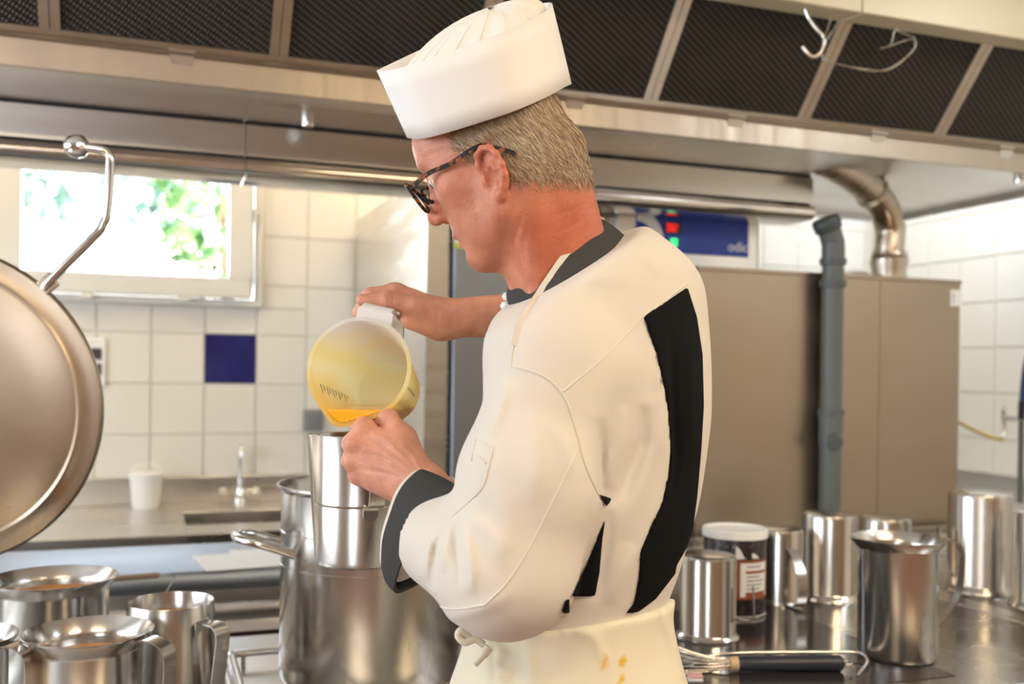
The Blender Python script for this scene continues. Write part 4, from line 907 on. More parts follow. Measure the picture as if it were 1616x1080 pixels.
def apron_mat():
    m = cloth_mat('cream_apron_cotton', (.78, .72, .56)); nt = m.node_tree; b = nt.nodes['Principled BSDF']; L = nt.links
    src = b.inputs['Base Color'].links[0].from_socket; tc = nt.nodes.new('ShaderNodeTexCoord'); prev = src
    for px, py, rr, colr, seed in ((955, 1048, .013, (.72, .45, .05), 1), (985, 1050, .011, (.72, .45, .05), 2), (982, 1076, .010, (.72, .45, .05), 3), (875, 988, .010, (.75, .55, .16), 4), (800, 1068, .022, (.70, .60, .38), 5)):
        p = at(px, py, 1.15)
        mp = nt.nodes.new('ShaderNodeVectorMath'); mp.operation = 'SUBTRACT'; mp.inputs[1].default_value = p; L.new(tc.outputs['Object'], mp.inputs[0])
        # distance measured across the cloth, not along the view depth
        dt = nt.nodes.new('ShaderNodeVectorMath'); dt.operation = 'DOT_PRODUCT'; dt.inputs[1].default_value = RV; L.new(mp.outputs[0], dt.inputs[0])
        dz_ = nt.nodes.new('ShaderNodeVectorMath'); dz_.operation = 'DOT_PRODUCT'; dz_.inputs[1].default_value = ZV; L.new(mp.outputs[0], dz_.inputs[0])
        cb = nt.nodes.new('ShaderNodeCombineXYZ'); L.new(dt.outputs['Value'], cb.inputs[0]); L.new(dz_.outputs['Value'], cb.inputs[1])
        ln = nt.nodes.new('ShaderNodeVectorMath'); ln.operation = 'LENGTH'; L.new(cb.outputs[0], ln.inputs[0])
        ns = nt.nodes.new('ShaderNodeTexNoise'); ns.inputs['Scale'].default_value = 90; L.new(tc.outputs['Object'], ns.inputs['Vector'])
        sb = nt.nodes.new('ShaderNodeMath'); sb.operation = 'MULTIPLY_ADD'; sb.inputs[1].default_value = rr * 1.6; L.new(ns.outputs['Fac'], sb.inputs[0]); L.new(ln.outputs['Value'], sb.inputs[2])
        mr = nt.nodes.new('ShaderNodeMapRange'); mr.inputs[1].default_value = rr * 1.5; mr.inputs[2].default_value = rr * .9; L.new(sb.outputs[0], mr.inputs[0])
        mx = nt.nodes.new('ShaderNodeMixRGB'); mx.inputs[2].default_value = (*colr, 1); L.new(mr.outputs[0], mx.inputs[0]); L.new(prev, mx.inputs[1]); prev = mx.outputs[0]
    L.new(prev, b.inputs['Base Color']); return m
M['apron'] = apron_mat()

# ------------------------------------------------------------------ head frame
HZ = 1.235
ha, hpit, hrol = math.radians(22), math.radians(24), math.radians(8)
def cvec(x, y, z): return RV * x + ZV * y + DV * z
HF = cvec(-math.cos(ha) * math.cos(hpit), -math.sin(hpit), math.sin(ha) * math.cos(hpit))
HU0 = cvec(-math.cos(ha) * math.sin(hpit), math.cos(hpit), math.sin(ha) * math.sin(hpit)); HL0 = cvec(-math.sin(ha), 0, -math.cos(ha))
HU = HU0 * math.cos(hrol) + HL0 * math.sin(hrol); HL = HL0 * math.cos(hrol) - HU0 * math.sin(hrol)
HO = at(795, 262, HZ); HS = .935; HAX = (HF, HU, HL)
def hp(f, u, l): return HO + (HF * f + HU * u + HL * l) * HS
def hell(f, u, l, r): return ell(hp(f, u, l), HAX, tuple(q_ * HS for q_ in r))
def hball(c, r): return ball(c, r * HS)
def hcap(a, b, ra, rb=None): return cap(a, b, ra * HS, (ra if rb is None else rb) * HS)
bodyF = cvec(-math.cos(math.radians(38)), 0, math.sin(math.radians(38))); bodyL = cvec(-math.sin(math.radians(38)), 0, -math.cos(math.radians(38))); BAX = (bodyF, bodyL, ZV)

# arm joints (near left arm holds the steel jug, far right arm tips the measuring jug)
SHL, ELL, WRL = at(872, 590, 1.14), at(800, 900, 1.10), at(670, 768, 1.262)
SHR, ELR, WRR = at(985, 500, 1.42), at(885, 515, 1.50), at(702, 503, 1.415)
def skin_fields():
    out = []
    # ---- head and neck
    lo = np.minimum(hp(-.14, -.14, 0), hp(.14, .15, 0)); hi = np.maximum(hp(-.14, -.14, 0), hp(.14, .15, 0))
    c = hp(0, -.03, 0); g = Grid(c - np.array([.16, .16, .19]), c + np.array([.16, .16, .19]), .0021)
    g.put(hell(-.004, .042, 0, (.093, .086, .072)))
    g.put(hell(.050, .060, 0, (.054, .052, .060)), .03)
    g.put(hell(.040, -.020, 0, (.052, .078, .058)), .03)
    g.put(hell(.066, -.052, 0, (.033, .038, .036)), .025)
    for s_ in (1, -1):
        g.put(hball(hp(.058, -.006, s_ * .043), .022), .03)
        g.put(hcap(hp(.004, -.030, s_ * .056), hp(.010, -.062, s_ * .054), .017), .03)
        g.put(hcap(hp(.010, -.062, s_ * .053), hp(.066, -.096, s_ * .020), .017, .016), .028)
        g.put(hell(.045, -.055, s_ * .036, (.03, .03, .018)), .02)
        g.put(hell(.086, .044, s_ * .028, (.010, .0075, .022)), .014)
        g.put(hell(.101, .022, s_ * .034, (.014, .012, .017)), .012, 's')
        g.put(hball(hp(.079, .022, s_ * .031), .0138), .006)
    g.put(hball(hp(.078, -.094, 0), .020), .022)
    g.put(hcap(hp(.020, -.080, 0), hp(-.01, -.085, 0), .030, .04), .03)
    g.put(hcap(hp(.092, .032, 0), hp(.114, -.014, 0), .0085, .0105), .014); g.put(hball(hp(.117, -.018, 0), .0108), .010)
    for s_ in (1, -1):
        g.put(hell(.105, -.024, s_ * .0125, (.0125, .0085, .0075)), .006); g.put(hball(hp(.109, -.034, s_ * .008), .0035), .003, 's')
    g.put(hell(.098, -.0555, 0, (.0085, .0065, .021)), .008); g.put(hell(.094, -.069, 0, (.009, .0075, .020)), .008)
    g.put(hell(.106, -.0622, 0, (.011, .0016, .024)), .003, 's')
    g.put(hell(.098, -.082, 0, (.008, .006, .018)), .01, 's')
    # neck
    n0, n1 = hp(-.040, -.02, 0), at(893, 470, 1.27)
    g.put(cap(n0, n1, .050, .060), .035)
    g.put(hcap(hp(-.035, -.035, .052), at(850, 470, 1.215), .013, .012), .03); g.put(hcap(hp(-.035, -.035, -.052), at(850, 470, 1.30), .014, .012), .03)
    g.put(hcap(hp(-.065, -.02, 0), at(908, 395, 1.275), .036, .040), .03)
    g.put(cap(at(832, 425, 1.25), at(852, 500, 1.265), .018, .03), .03)
    # near and far ear
    for s_ in (1, -1):
        def e(f, u, o): return hp(f + .002, u - .020, s_ * (.0735 + o))
        g.put(ell(e(-.013, .003, .006), (HF * .94 - HL * s_ * .34, HU, HL * s_ * .94 + HF * .34), (.0165 * HS, .029 * HS, .0045 * HS)), .006)
        hx = [e(.005, .004, .002), e(.006, .018, .006), e(.001, .030, .0085), e(-.009, .034, .011), e(-.019, .030, .014), e(-.025, .018, .0165), e(-.026, .004, .017), e(-.022, -.010, .0145), e(-.014, -.021, .011), e(-.005, -.029, .006)]
        for i in range(len(hx) - 1): g.put(hcap(hx[i], hx[i + 1], .0036 if i < 7 else .0045), .004)
        g.put(hball(e(-.004, -.028, .005), .0066), .007); g.put(hball(e(.005, -.004, .003), .0052), .006)
        for i, (f0, u0, o0) in enumerate(((-.010, .012, .010), (-.015, .002, .0125), (-.013, -.010, .0105))): g.put(hball(e(f0, u0, o0), .0034), .006)
        g.put(ell(e(-.0035, -.002, .010), HAX, (.007, .0102, .0084)), .003, 's'); g.put(ell(e(-.008, .019, .014), HAX, (.0074, .0065, .0056)), .003, 's')
    # creases: cheek line, neck folds, crow's feet
    folds(g, [([(690, 338), (706, 362), (726, 392), (738, 402)], 4, -.0016), ([(700, 372), (716, 398), (742, 414)], 6, .0015),
              ([(826, 330), (812, 380), (822, 428)], 5, -.0014), ([(838, 340), (826, 390), (832, 435)], 4, -.001), ([(722, 300), (738, 318), (750, 345)], 6, .0012),
              ([(862, 345), (905, 330), (930, 318)], 3, -.0008), ([(870, 372), (915, 350), (940, 338)], 3, -.0008), ([(664, 236), (690, 226), (715, 222)], 3, -.0006), ([(662, 250), (688, 240), (712, 236)], 3, -.0006)], .012, 1.3)
    out.append(g)
    # ---- left hand (near)
    c = at(612, 715, 1.30); g = Grid(c - np.array([.12, .13, .12]), c + np.array([.13, .12, .12]), .0016)
    mcp = [at(575, 676, 1.293), at(560, 700, 1.290), at(558, 727, 1.291), at(567, 750, 1.296)]
    pip = [at(566, 676, 1.333), at(552, 700, 1.335), at(551, 727, 1.333), at(560, 750, 1.330)]
    dip = [at(583, 680, 1.352), at(576, 703, 1.356), at(574, 729, 1.354), at(580, 751, 1.347)]
    tip = [at(601, 684, 1.348), at(598, 706, 1.350), at(596, 731, 1.349), at(599, 752, 1.342)]
    rads = [(.0125, .0108, .0096, .0085), (.0130, .0112, .0098, .0086), (.0125, .0106, .0094, .0083), (.0112, .0094, .0084, .0075)]
    g.put(cap(WRL, ELL, .0285, .042))
    for i in range(4):
        w = WRL + (mcp[i] - mcp[1]) * .30
        g.put(cap(w, mcp[i], .0185, .0125), .016)
    g.put(cap(at(628, 700, 1.285), at(640, 745, 1.275), .019, .022), .02)
    g.put(cap(at(600, 756, 1.294), at(645, 772, 1.278), .0145, .019), .018)
    for i in range(4):
        r4 = rads[i]; f_ = Grid(g.lo, g.lo + (g.n - 1) * g.res, g.res) if False else None
        g.put(cap(mcp[i], pip[i], r4[0], r4[1]), .006); g.put(cap(pip[i], dip[i], r4[1], r4[2]), .003); g.put(cap(dip[i], tip[i], r4[2], r4[3]), .002)
        g.put(ball(mcp[i] - DV * .002, r4[0] + .0012), .006)
    th = [at(658, 748, 1.272), at(640, 690, 1.283), at(613, 661, 1.297), at(590, 667, 1.322)]
    g.put(cap(th[0], th[1], .017, .0135), .014); g.put(cap(th[1], th[2], .0132, .0118), .005); g.put(cap(th[2], th[3], .0118, .0095), .003)
    g.put(ball(th[2], .0125), .004)
    folds(g, [([(575, 688), (605, 702), (640, 728)], 3.5, -.0016), ([(562, 714), (600, 722), (640, 742)], 3.5, -.0016), ([(562, 740), (600, 745), (640, 756)], 3.5, -.0014),
              ([(572, 676), (610, 694), (648, 735)], 3, .0012), ([(560, 702), (600, 712), (650, 744)], 3, .0012), ([(630, 700), (650, 716), (668, 752)], 3, .0012),
              ([(645, 768), (660, 782)], 3, -.0012), ([(652, 758), (672, 776)], 3, -.0010), ([(586, 652), (596, 662), (606, 668)], 3.5, -.0018)], .01)
    out.append(g)
    # ---- right hand (far)
    c = at(640, 490, 1.42); g = Grid(c - np.array([.11, .11, .10]), c + np.array([.20, .14, .10]), .0017)
    g.put(cap(WRR, at(800, 498, 1.45), .0275, .0315)); g.put(cap(at(800, 498, 1.45), ELR, .0315, .042))
    mcp = [at(626, 462, 1.395), at(622, 462, 1.417), at(626, 468, 1.438), at(634, 478, 1.455)]
    pip = [at(586, 466, 1.392), at(582, 468, 1.416), at(585, 474, 1.438), at(594, 484, 1.455)]
    dip = [at(570, 490, 1.397), at(567, 494, 1.417), at(571, 498, 1.438), at(582, 503, 1.452)]
    tip = [at(582, 506, 1.405), at(580, 510, 1.42), at(584, 512, 1.437), at(594, 514, 1.448)]
    for i in range(4):
        w = WRR + (mcp[i] - mcp[1]) * .35; r4 = rads[i]
        g.put(cap(w, mcp[i], .0195, .0135), .016)
        g.put(cap(mcp[i], pip[i], r4[0] + .0005, r4[1]), .005); g.put(cap(pip[i], dip[i], r4[1], r4[2]), .003); g.put(cap(dip[i], tip[i], r4[2], r4[3]), .002)
    g.put(cap(at(690, 512, 1.398), at(650, 502, 1.390), .021, .017), .018)
    th = [at(684, 502, 1.392), at(652, 482, 1.377), at(612, 473, 1.372), at(572, 474, 1.372)]
    g.put(cap(th[0], th[1], .017, .0138), .014); g.put(cap(th[1], th[2], .0132, .0118), .005); g.put(cap(th[2], th[3], .0118, .0090), .003); g.put(ball(th[2], .0128), .004)
    folds(g, [([(612, 464), (614, 482)], 2.5, -.0012), ([(618, 463), (620, 484)], 2.2, -.0010), ([(640, 472), (676, 486)], 3, .0012), ([(694, 478), (690, 510), (694, 530)], 4, -.0014), ([(702, 480), (800, 472)], 5, .0010)], .01, 1.41)
    out.append(g)
    # ---- trunk and legs under the clothes (coarse, never seen)
    c = at(915, 700, 1.29); g = Grid(np.array([c[0] - .36, c[1] - .36, .02]), np.array([c[0] + .36, c[1] + .36, 1.62]), .009)
    g.put(ell(at(945, 610, 1.285), BAX, (.095, .14, .145))); g.put(ell(at(915, 850, 1.285), BAX, (.095, .13, .22)), .05)
    g.put(cap(at(893, 480, 1.27), at(930, 540, 1.28), .052, .07), .04)
    for S_, E_, W_ in ((SHL, ELL, WRL), (SHR, ELR, at(800, 498, 1.45))): g.put(cap(S_, E_, .05, .042), .03); g.put(cap(E_, W_, .04, .028), .02)
    for s_ in (1, -1):
        hipj = np.array([*(at(910, 1000, 1.285)[:2]), .93]) + bodyL * s_ * .09; kn = np.array([hipj[0], hipj[1], .50]) + bodyF * .02 + bodyL * s_ * .02; an = np.array([kn[0], kn[1], .09]) - bodyF * .03
        g.put(cap(hipj, kn, .085, .058), .05); g.put(cap(kn, an, .052, .038), .03); g.put(cap(an - ZV * .03, an + bodyF * .15 - ZV * .05, .032, .025), .02)
    out.append(g); return out
LEGS = []
for s_ in (1, -1):
    hipj = np.array([*(at(910, 1000, 1.285)[:2]), .93]) + bodyL * s_ * .09; kn = np.array([hipj[0], hipj[1], .50]) + bodyF * .02 + bodyL * s_ * .02; an = np.array([kn[0], kn[1], .09]) - bodyF * .03
    LEGS.append((hipj, kn, an))
VS, QS, n0_ = [], [], 0
for g in skin_fields():
    V, Q = g.mesh(); VS.append(V); QS.append(Q + n0_); n0_ += len(V)
PV = np.concatenate(VS)
person = mesh_from('person', PV, np.concatenate(QS), M['skin'])
tag(person, 'man in white chef jacket, paper hat and apron pouring from a measuring jug', 'person')
# skin tint: ruddier neck, ears, nose, knuckles; faint scalp shade where hair grows
q = (PV - HO) / HS; lf, lu, ll = q @ HF, q @ HU, q @ HL
def hair_mask(lf, lu, ll):
    m = np.clip((.050 - lf) / .02, 0, 1) * np.clip((lu - (.055 - .35 * np.clip(.03 - lf, 0, .2))) / .02, 0, 1)
    m2 = np.clip((-.012 - lf) / .012, 0, 1) * np.clip((lu - (-.084 + .45 * np.clip(lf + .09, 0, .1))) / .03, 0, 1)
    m3 = np.clip((.018 - np.abs(lf - .012)) / .008, 0, 1) * np.clip((lu - .005) / .02, 0, 1) * (np.abs(ll) > .05)
    m4 = np.clip((.040 - lf) / .015, 0, 1) * np.clip((lu - .026) / .015, 0, 1)
    return np.clip(np.maximum.reduce([m, m2, m3, m4]), 0, 1)
hm = hair_mask(lf, lu, ll) * (np.abs(lu) < .3) * (np.abs(ll) < .0765)
near_head = (np.linalg.norm(q, axis=1) < .2)
base = np.array([.60, .25, .155]); red = np.array([.56, .175, .10]); pale = np.array([.66, .33, .23]); scalp = np.array([.46, .29, .19])
wr = np.zeros(len(PV)); wr = np.where(near_head, np.clip((-lu - .05) / .05, 0, 1) * np.clip((-lf + .05) / .06, 0, 1), .35)
wr = np.maximum(wr, near_head * np.exp(-((lf - .118) / .02) ** 2 - ((lu + .018) / .02) ** 2) * .8); wr = np.maximum(wr, near_head * (np.abs(ll) > .079) * .55)
colr = base + (red - base) * wr[:, None]; colr = np.where((near_head & (lu > .03) & (lf > .03))[:, None], colr * .5 + pale * .5, colr)
colr = np.where(near_head[:, None], colr, pale * np.array([1.04, 1.02, .98])); colr = colr + (scalp - colr) * (hm * near_head * .75)[:, None]
ca = person.data.color_attributes.new('tint', 'FLOAT_COLOR', 'POINT'); ca.data.foreach_set('color', np.concatenate([colr, np.ones((len(PV), 1))], 1).astype(np.float32).ravel())
# eyes
for s_ in (1, -1):
    MB().lathe([(0, -.0117)] + [(.0117 * math.sin(math.pi * k / 12), -.0117 * math.cos(math.pi * k / 12)) for k in range(1, 12)] + [(0, .0117)], 20, hp(.0812, .0195, s_ * .031)).build('eye', mat('eye_white', (.80, .76, .72), .15, 0, noise=.05), person, smooth=180)
    MB().lathe([(0, .0003), (.0055, .0), (.0055, -.003), (0, -.003)], 20, hp(.0812, .0195, s_ * .031) + (HF * .90 - HU * .44) * .0119, (HL, HU * .90 + HF * .44, HF * .90 - HU * .44)).build('iris', mat('grey_iris', (.12, .15, .16), .1, 0, noise=.3, nscale=400), person, smooth=40)
# ------------------------------------------------------------------ hair
from mathutils.bvhtree import BVHTree
hv, hq = VS[0], QS[0]
def hair():
    nrm_ = np.zeros_like(hv); a, b_, c_ = hv[hq[:, 0]], hv[hq[:, 1]], hv[hq[:, 2]]; fnm = np.cross(b_ - a, c_ - a)
    for k in range(4): np.add.at(nrm_, hq[:, k], fnm)
    nrm_ /= np.linalg.norm(nrm_, axis=1)[:, None] + 1e-12
    d = (hv - HO) / HS; f_, u_, l_ = d @ HF, d @ HU, d @ HL; m = hair_mask(f_, u_, l_) * (np.abs(l_) < .0765) * (u_ < .125)
    _, _, Zd = project(hv)
    pr = m ** 1.5; pr[(f_ > .08)] = 0; idx = rng.choice(len(hv), 26000, p=pr / pr.sum())
    p = hv[idx] + rng.normal(size=(len(idx), 3)) * .0008; n = nrm_[idx]; mm = m[idx]
    fl_ = f_[idx]; g = -HU[None] * 1.0 - HF[None] * (.35 + .6 * np.clip(fl_ + .03, 0, .1) * 8)[:, None] + rng.normal(size=p.shape) * .16
    g = g - n * (g * n).sum(1)[:, None]; g /= np.linalg.norm(g, axis=1)[:, None]
    side = np.cross(g, n); side += rng.normal(size=p.shape) * .3; side /= np.linalg.norm(side, axis=1)[:, None]
    L_ = (.006 + .013 * mm * np.clip((u_[idx] + .06) / .08, .25, 1)) * (.7 + .6 * rng.random(len(idx))); w = .00042
    p0 = p - n * .001; p1 = p + g * (L_ * .5)[:, None] + n * (.0022 * mm + .0008)[:, None]; p2 = p + g * L_[:, None] + n * (.0026 * mm + .0004)[:, None]
    V = np.stack([p0 - side * w, p0 + side * w, p1 + side * w * .8, p1 - side * w * .8, p2 + side * w * .2, p2 - side * w * .2], 1).reshape(-1, 3)
    k = np.arange(len(idx))[:, None] * 6; Q = np.concatenate([k + np.array([[0, 1, 2, 3]]), k + np.array([[3, 2, 4, 5]])])
    m_, nt, b = nodes_of('ash_blond_hair'); aa = nt.nodes.new('ShaderNodeAttribute'); aa.attribute_name = 'tint'; nt.links.new(aa.outputs['Color'], b.inputs['Base Color']); b.inputs['Roughness'].default_value = .42
    b.inputs['Sheen Weight'].default_value = .2
    o = mesh_from('hair', V, Q, m_, person, smooth=True)
    t = rng.random(len(idx)); c1, c2, c3 = np.array([.50, .355, .205]), np.array([.28, .18, .11]), np.array([.70, .56, .38])
    cc_ = np.where((t < .45)[:, None], c1, np.where((t < .75)[:, None], c2, c3)) * (.8 + .4 * rng.random(len(idx)))[:, None] * (np.array([.72, .60, .52])[None] + np.array([.28, .40, .48])[None] * np.clip(mm * np.clip((-fl_ + .05) / .09, 0, 1), 0, 1)[:, None])
    at2 = o.data.color_attributes.new('tint', 'FLOAT_COLOR', 'POINT'); at2.data.foreach_set('color', np.concatenate([np.repeat(cc_, 6, 0), np.ones((len(V), 1))], 1).astype(np.float32).ravel())
    o['kind'] = 'stuff'; return o
hair()
# ================================================================== CLOTHES
def torso_prims():
    return [(ell(at(946, 548, 1.285), BAX, (.120, .170, .165)), 0), (ell(at(968, 468, 1.295), BAX, (.096, .145, .085)), .05),
            (ell(at(948, 700, 1.285), BAX, (.125, .168, .20)), .06), (ell(at(902, 870, 1.28), BAX, (.118, .145, .19)), .06),
            (cap(at(925, 425, 1.262), at(868, 550, 1.165), .050, .070), .05), (cap(at(950, 415, 1.31), at(985, 490, 1.42), .045, .07), .05)]
def arm_prims():
    return [(cap(at(880, 585, 1.150), at(835, 760, 1.118), .074, .076), .03), (cap(at(835, 760, 1.118), at(800, 898, 1.105), .076, .073), .03),
            (cap(at(800, 900, 1.105), at(700, 856, 1.175), .070, .058), .03),
            (cap(at(985, 500, 1.42), at(890, 512, 1.49), .072, .066), .03), (cap(at(890, 512, 1.49), at(850, 508, 1.475), .062, .056), .03)]
def shirt_grid(res, extra=0):
    c = at(910, 680, 1.28); g = Grid(np.array([c[0] - .34, c[1] - .32, at(900, 1040, 1.28)[2]]), np.array([c[0] + .34, c[1] + .34, at(900, 350, 1.28)[2]]), res)
    for p_, k in torso_prims() + arm_prims(): g.put(p_, k)
    return g
gj = shirt_grid(.0033)
ripple(gj, .0026, 22, 3)
FOLDS = [([(800, 600), (785, 650), (772, 690)], 9, .006), ([(845, 640), (850, 720), (838, 800)], 16, .004), ([(712, 808), (735, 850), (745, 905), (742, 940)], 7, .008), ([(716, 815), (765, 835), (800, 880)], 12, .005),
         ([(712, 815), (702, 850), (697, 905)], 6, .007), ([(708, 812), (676, 860), (668, 915)], 6, .006), ([(722, 812), (722, 860), (728, 925)], 5, -.007), ([(705, 825), (688, 870), (683, 930)], 5, -.006), ([(690, 980), (760, 962), (820, 930)], 9, .004),
         ([(1018, 640), (1012, 700), (985, 770), (960, 800)], 10, -.011), ([(1035, 620), (1032, 700), (1010, 770), (985, 850)], 10, .007), ([(985, 640), (975, 710), (955, 770)], 9, .005), ([(945, 660), (950, 730), (950, 790)], 7, -.007),
         ([(965, 800), (958, 860), (940, 950)], 7, -.007), ([(1000, 860), (985, 900), (960, 955)], 9, .005), ([(740, 800), (730, 770), (748, 720)], 8, -.004), ([(900, 420), (950, 440), (1000, 440)], 9, .003), ([(990, 385), (1020, 405), (1050, 440)], 7, .003),
         ([(860, 660), (890, 700), (905, 760)], 9, .004), ([(780, 760), (800, 830), (790, 900)], 14, .004), ([(1060, 520), (1062, 620), (1066, 720), (1058, 800)], 5, -.006), ([(1084, 500), (1092, 600), (1088, 720)], 8, .004), ([(1040, 560), (1050, 660), (1050, 760)], 8, .004)]
folds(gj, [(p_, w_ * 1.35, a_ * .8) for p_, w_, a_ in FOLDS], .02, 1.36)
# neck opening and sleeve mouths
gj.put(cap(at(845, 380, 1.26), at(895, 420, 1.265), .050, .054), .012, 's')
gj.put(cap(at(690, 852, 1.182), at(615, 805, 1.26), .047, .060), .004, 's')
# the neckline: cut by the slanted plane on which the collar stands
CB = np.array([at(987, 378, 1.298), at(968, 405, 1.222), at(925, 434, 1.192), at(880, 462, 1.186), at(850, 482, 1.198), at(826, 488, 1.228), at(806, 478, 1.275), at(838, 465, 1.325), at(905, 425, 1.365), at(965, 385, 1.355)])
_u, _s, _vt = np.linalg.svd(CB - CB.mean(0)); pnn = _vt[2] if _vt[2][2] > 0 else -_vt[2]
gx_, gy_, gz_ = [gj.lo[k] + gj.res * np.arange(gj.n[k]) for k in range(3)]
dpl = (gx_[:, None, None] - CB.mean(0)[0]) * pnn[0] + (gy_[None, :, None] - CB.mean(0)[1]) * pnn[1] + (gz_[None, None, :] - CB.mean(0)[2]) * pnn[2] - .008
hh2 = np.maximum(.012 - np.abs(gj.D - dpl), 0) / .012; gj.D = (np.maximum(gj.D, dpl) + hh2 * hh2 * .003).astype(np.float32)
jD = gj.D.copy()
jk_V, jk_Q = gj.mesh()
jacket = mesh_from('jacket', jk_V, jk_Q, M['jacket'], person)
def region_piece(name, polys, off, m, parent, zmax=1.36, base=None):
    g2 = Grid(gj.lo, gj.lo + (gj.n - 1) * gj.res, gj.res); g2.D = gj.D - off
    I = np.argwhere(np.abs(g2.D) < .02); allP = gj.lo + I * gj.res; px, py, Zd = project(allP)
    sd = np.full(len(I), 1e9)
    for poly in polys: sd = np.minimum(sd, poly_sd(px, py, poly))
    sd = sd * Zd / F_PX; sd = np.where(Zd < zmax, sd, np.maximum(sd, Zd - zmax))
    D = np.ones_like(g2.D) * .02; D[I[:, 0], I[:, 1], I[:, 2]] = np.maximum(g2.D[I[:, 0], I[:, 1], I[:, 2]], sd).astype(np.float32)
    g2.D = np.maximum(D, -(gj.D + .009))     # a layer, hollow inside
    V, Q = g2.mesh(); return mesh_from(name, V, Q, m, parent)
PANEL = [(1015, 500), (1050, 477), (1085, 453), (1100, 500), (1109, 560), (1111, 640), (1107, 710), (1101, 780), (1094, 835), (1084, 865), (1068, 893), (1066, 906), (1035, 946), (1008, 966), (986, 971), (1000, 952), (1008, 910), (1010, 872), (1027, 831), (1046, 790), (1056, 740), (1057, 690), (1050, 622), (1035, 558)]
region_piece('back_panel', [PANEL], .0030, M['blackcloth'], jacket)['label'] = 'black pleated back panel'
SIDE = [[(944, 780), (966, 787), (958, 800)], [(956, 816), (951, 850), (946, 905), (939, 942), (902, 942), (922, 900), (942, 850)], [(893, 945), (899, 945), (899, 969), (886, 968)]]
region_piece('side_panel', SIDE, .0030, M['blackcloth'], jacket)['label'] = 'black side panel under the arm'
# seams laid on the cloth
jbvh = BVHTree.FromPolygons([tuple(v) for v in jk_V], [tuple(map(int, q_)) for q_ in jk_Q])
def drape(pts, bv, lift=.001, n=6, fallback=None):
    out = []; sp_ = smooth_path([(x, y, 0) for x, y in pts], n)
    for s_ in sp_:
        d_ = ray(s_[0], s_[1]); dn = d_ / np.linalg.norm(d_); hit = bv.ray_cast(Vector(CV), Vector(dn))
        if hit[0] is None: continue
        out.append(np.array(hit[0]) - dn * lift)
    return out
for pts in ([(889, 618), (925, 588), (962, 556), (1012, 503), (1050, 474), (1086, 446)], [(806, 578), (845, 588), (875, 606), (895, 635), (912, 690), (922, 730), (944, 782)], [(816, 525), (808, 560), (806, 578)],
            [(913, 705), (895, 745), (868, 800), (835, 865), (800, 920), (765, 955)], [(678, 952), (715, 962), (765, 955)], [(752, 692), (766, 700), (777, 709), (772, 730), (762, 768), (740, 792), (713, 816)], [(752, 692), (746, 712), (744, 728)], [(748, 716), (758, 722), (766, 732)]):
    P_ = drape(pts, jbvh, .0004)
    if len(P_) > 3: MB().tube(P_, .0011, 6).build('seam', M['seam'], jacket, smooth=60)
# buttons on the far front edge
for px, py in ((798, 483), (801, 468)):
    MB().lathe([(0, -.006), (.005, -.005), (.0075, 0), (.005, .005), (0, .006)], 14, at(px, py, 1.292)).build('button', M['white'], jacket, smooth=60)
# collar: a standing band around the neck
def ribbon(top, bot, thick, closed=True):
    T = smooth_path(list(top) + ([top[0]] if closed else []), 8); B = smooth_path(list(bot) + ([bot[0]] if closed else []), 8); n = len(T); V = []; Fc = []; K = 5
    cen = sum(T) / n
    for i in range(n):
        for j in range(K):
            t = j / (K - 1); p = T[i] * (1 - t) + B[i] * t; o_ = p - cen; o_[2] = 0; o_ /= np.linalg.norm(o_); p = p + o_ * .004 * math.sin(math.pi * t)
            V.append(p); V.append(p + o_ * thick)
    st = 2 * K
    for i in range(n - 1):
        for j in range(K - 1):
            a, b_ = i * st + 2 * j, (i + 1) * st + 2 * j; Fc += [(a, a + 2, b_ + 2, b_), (a + 1, b_ + 1, b_ + 3, a + 3)]
        a, b_ = i * st, (i + 1) * st; Fc += [(a, b_, b_ + 1, a + 1)]; a += st - 2; b_ += st - 2; Fc += [(a, a + 1, b_ + 1, b_)]
    return MB().add(V, Fc)
ctop = [at(948, 346, 1.285), at(925, 366, 1.225), at(893, 400, 1.205), at(862, 432, 1.204), at(838, 449, 1.218), at(815, 446, 1.245), at(812, 446, 1.275), at(840, 425, 1.315), at(890, 380, 1.335), at(930, 352, 1.325)]
cbot = [at(987, 378, 1.298), at(968, 405, 1.222), at(925, 434, 1.192), at(880, 462, 1.186), at(850, 482, 1.198), at(826, 488, 1.228), at(806, 478, 1.275), at(838, 465, 1.325), at(905, 425, 1.365), at(965, 385, 1.355)]
MB_c = ribbon(ctop, cbot, .0035); collar_o = MB_c.build('collar', M['greycloth'], jacket, smooth=60)
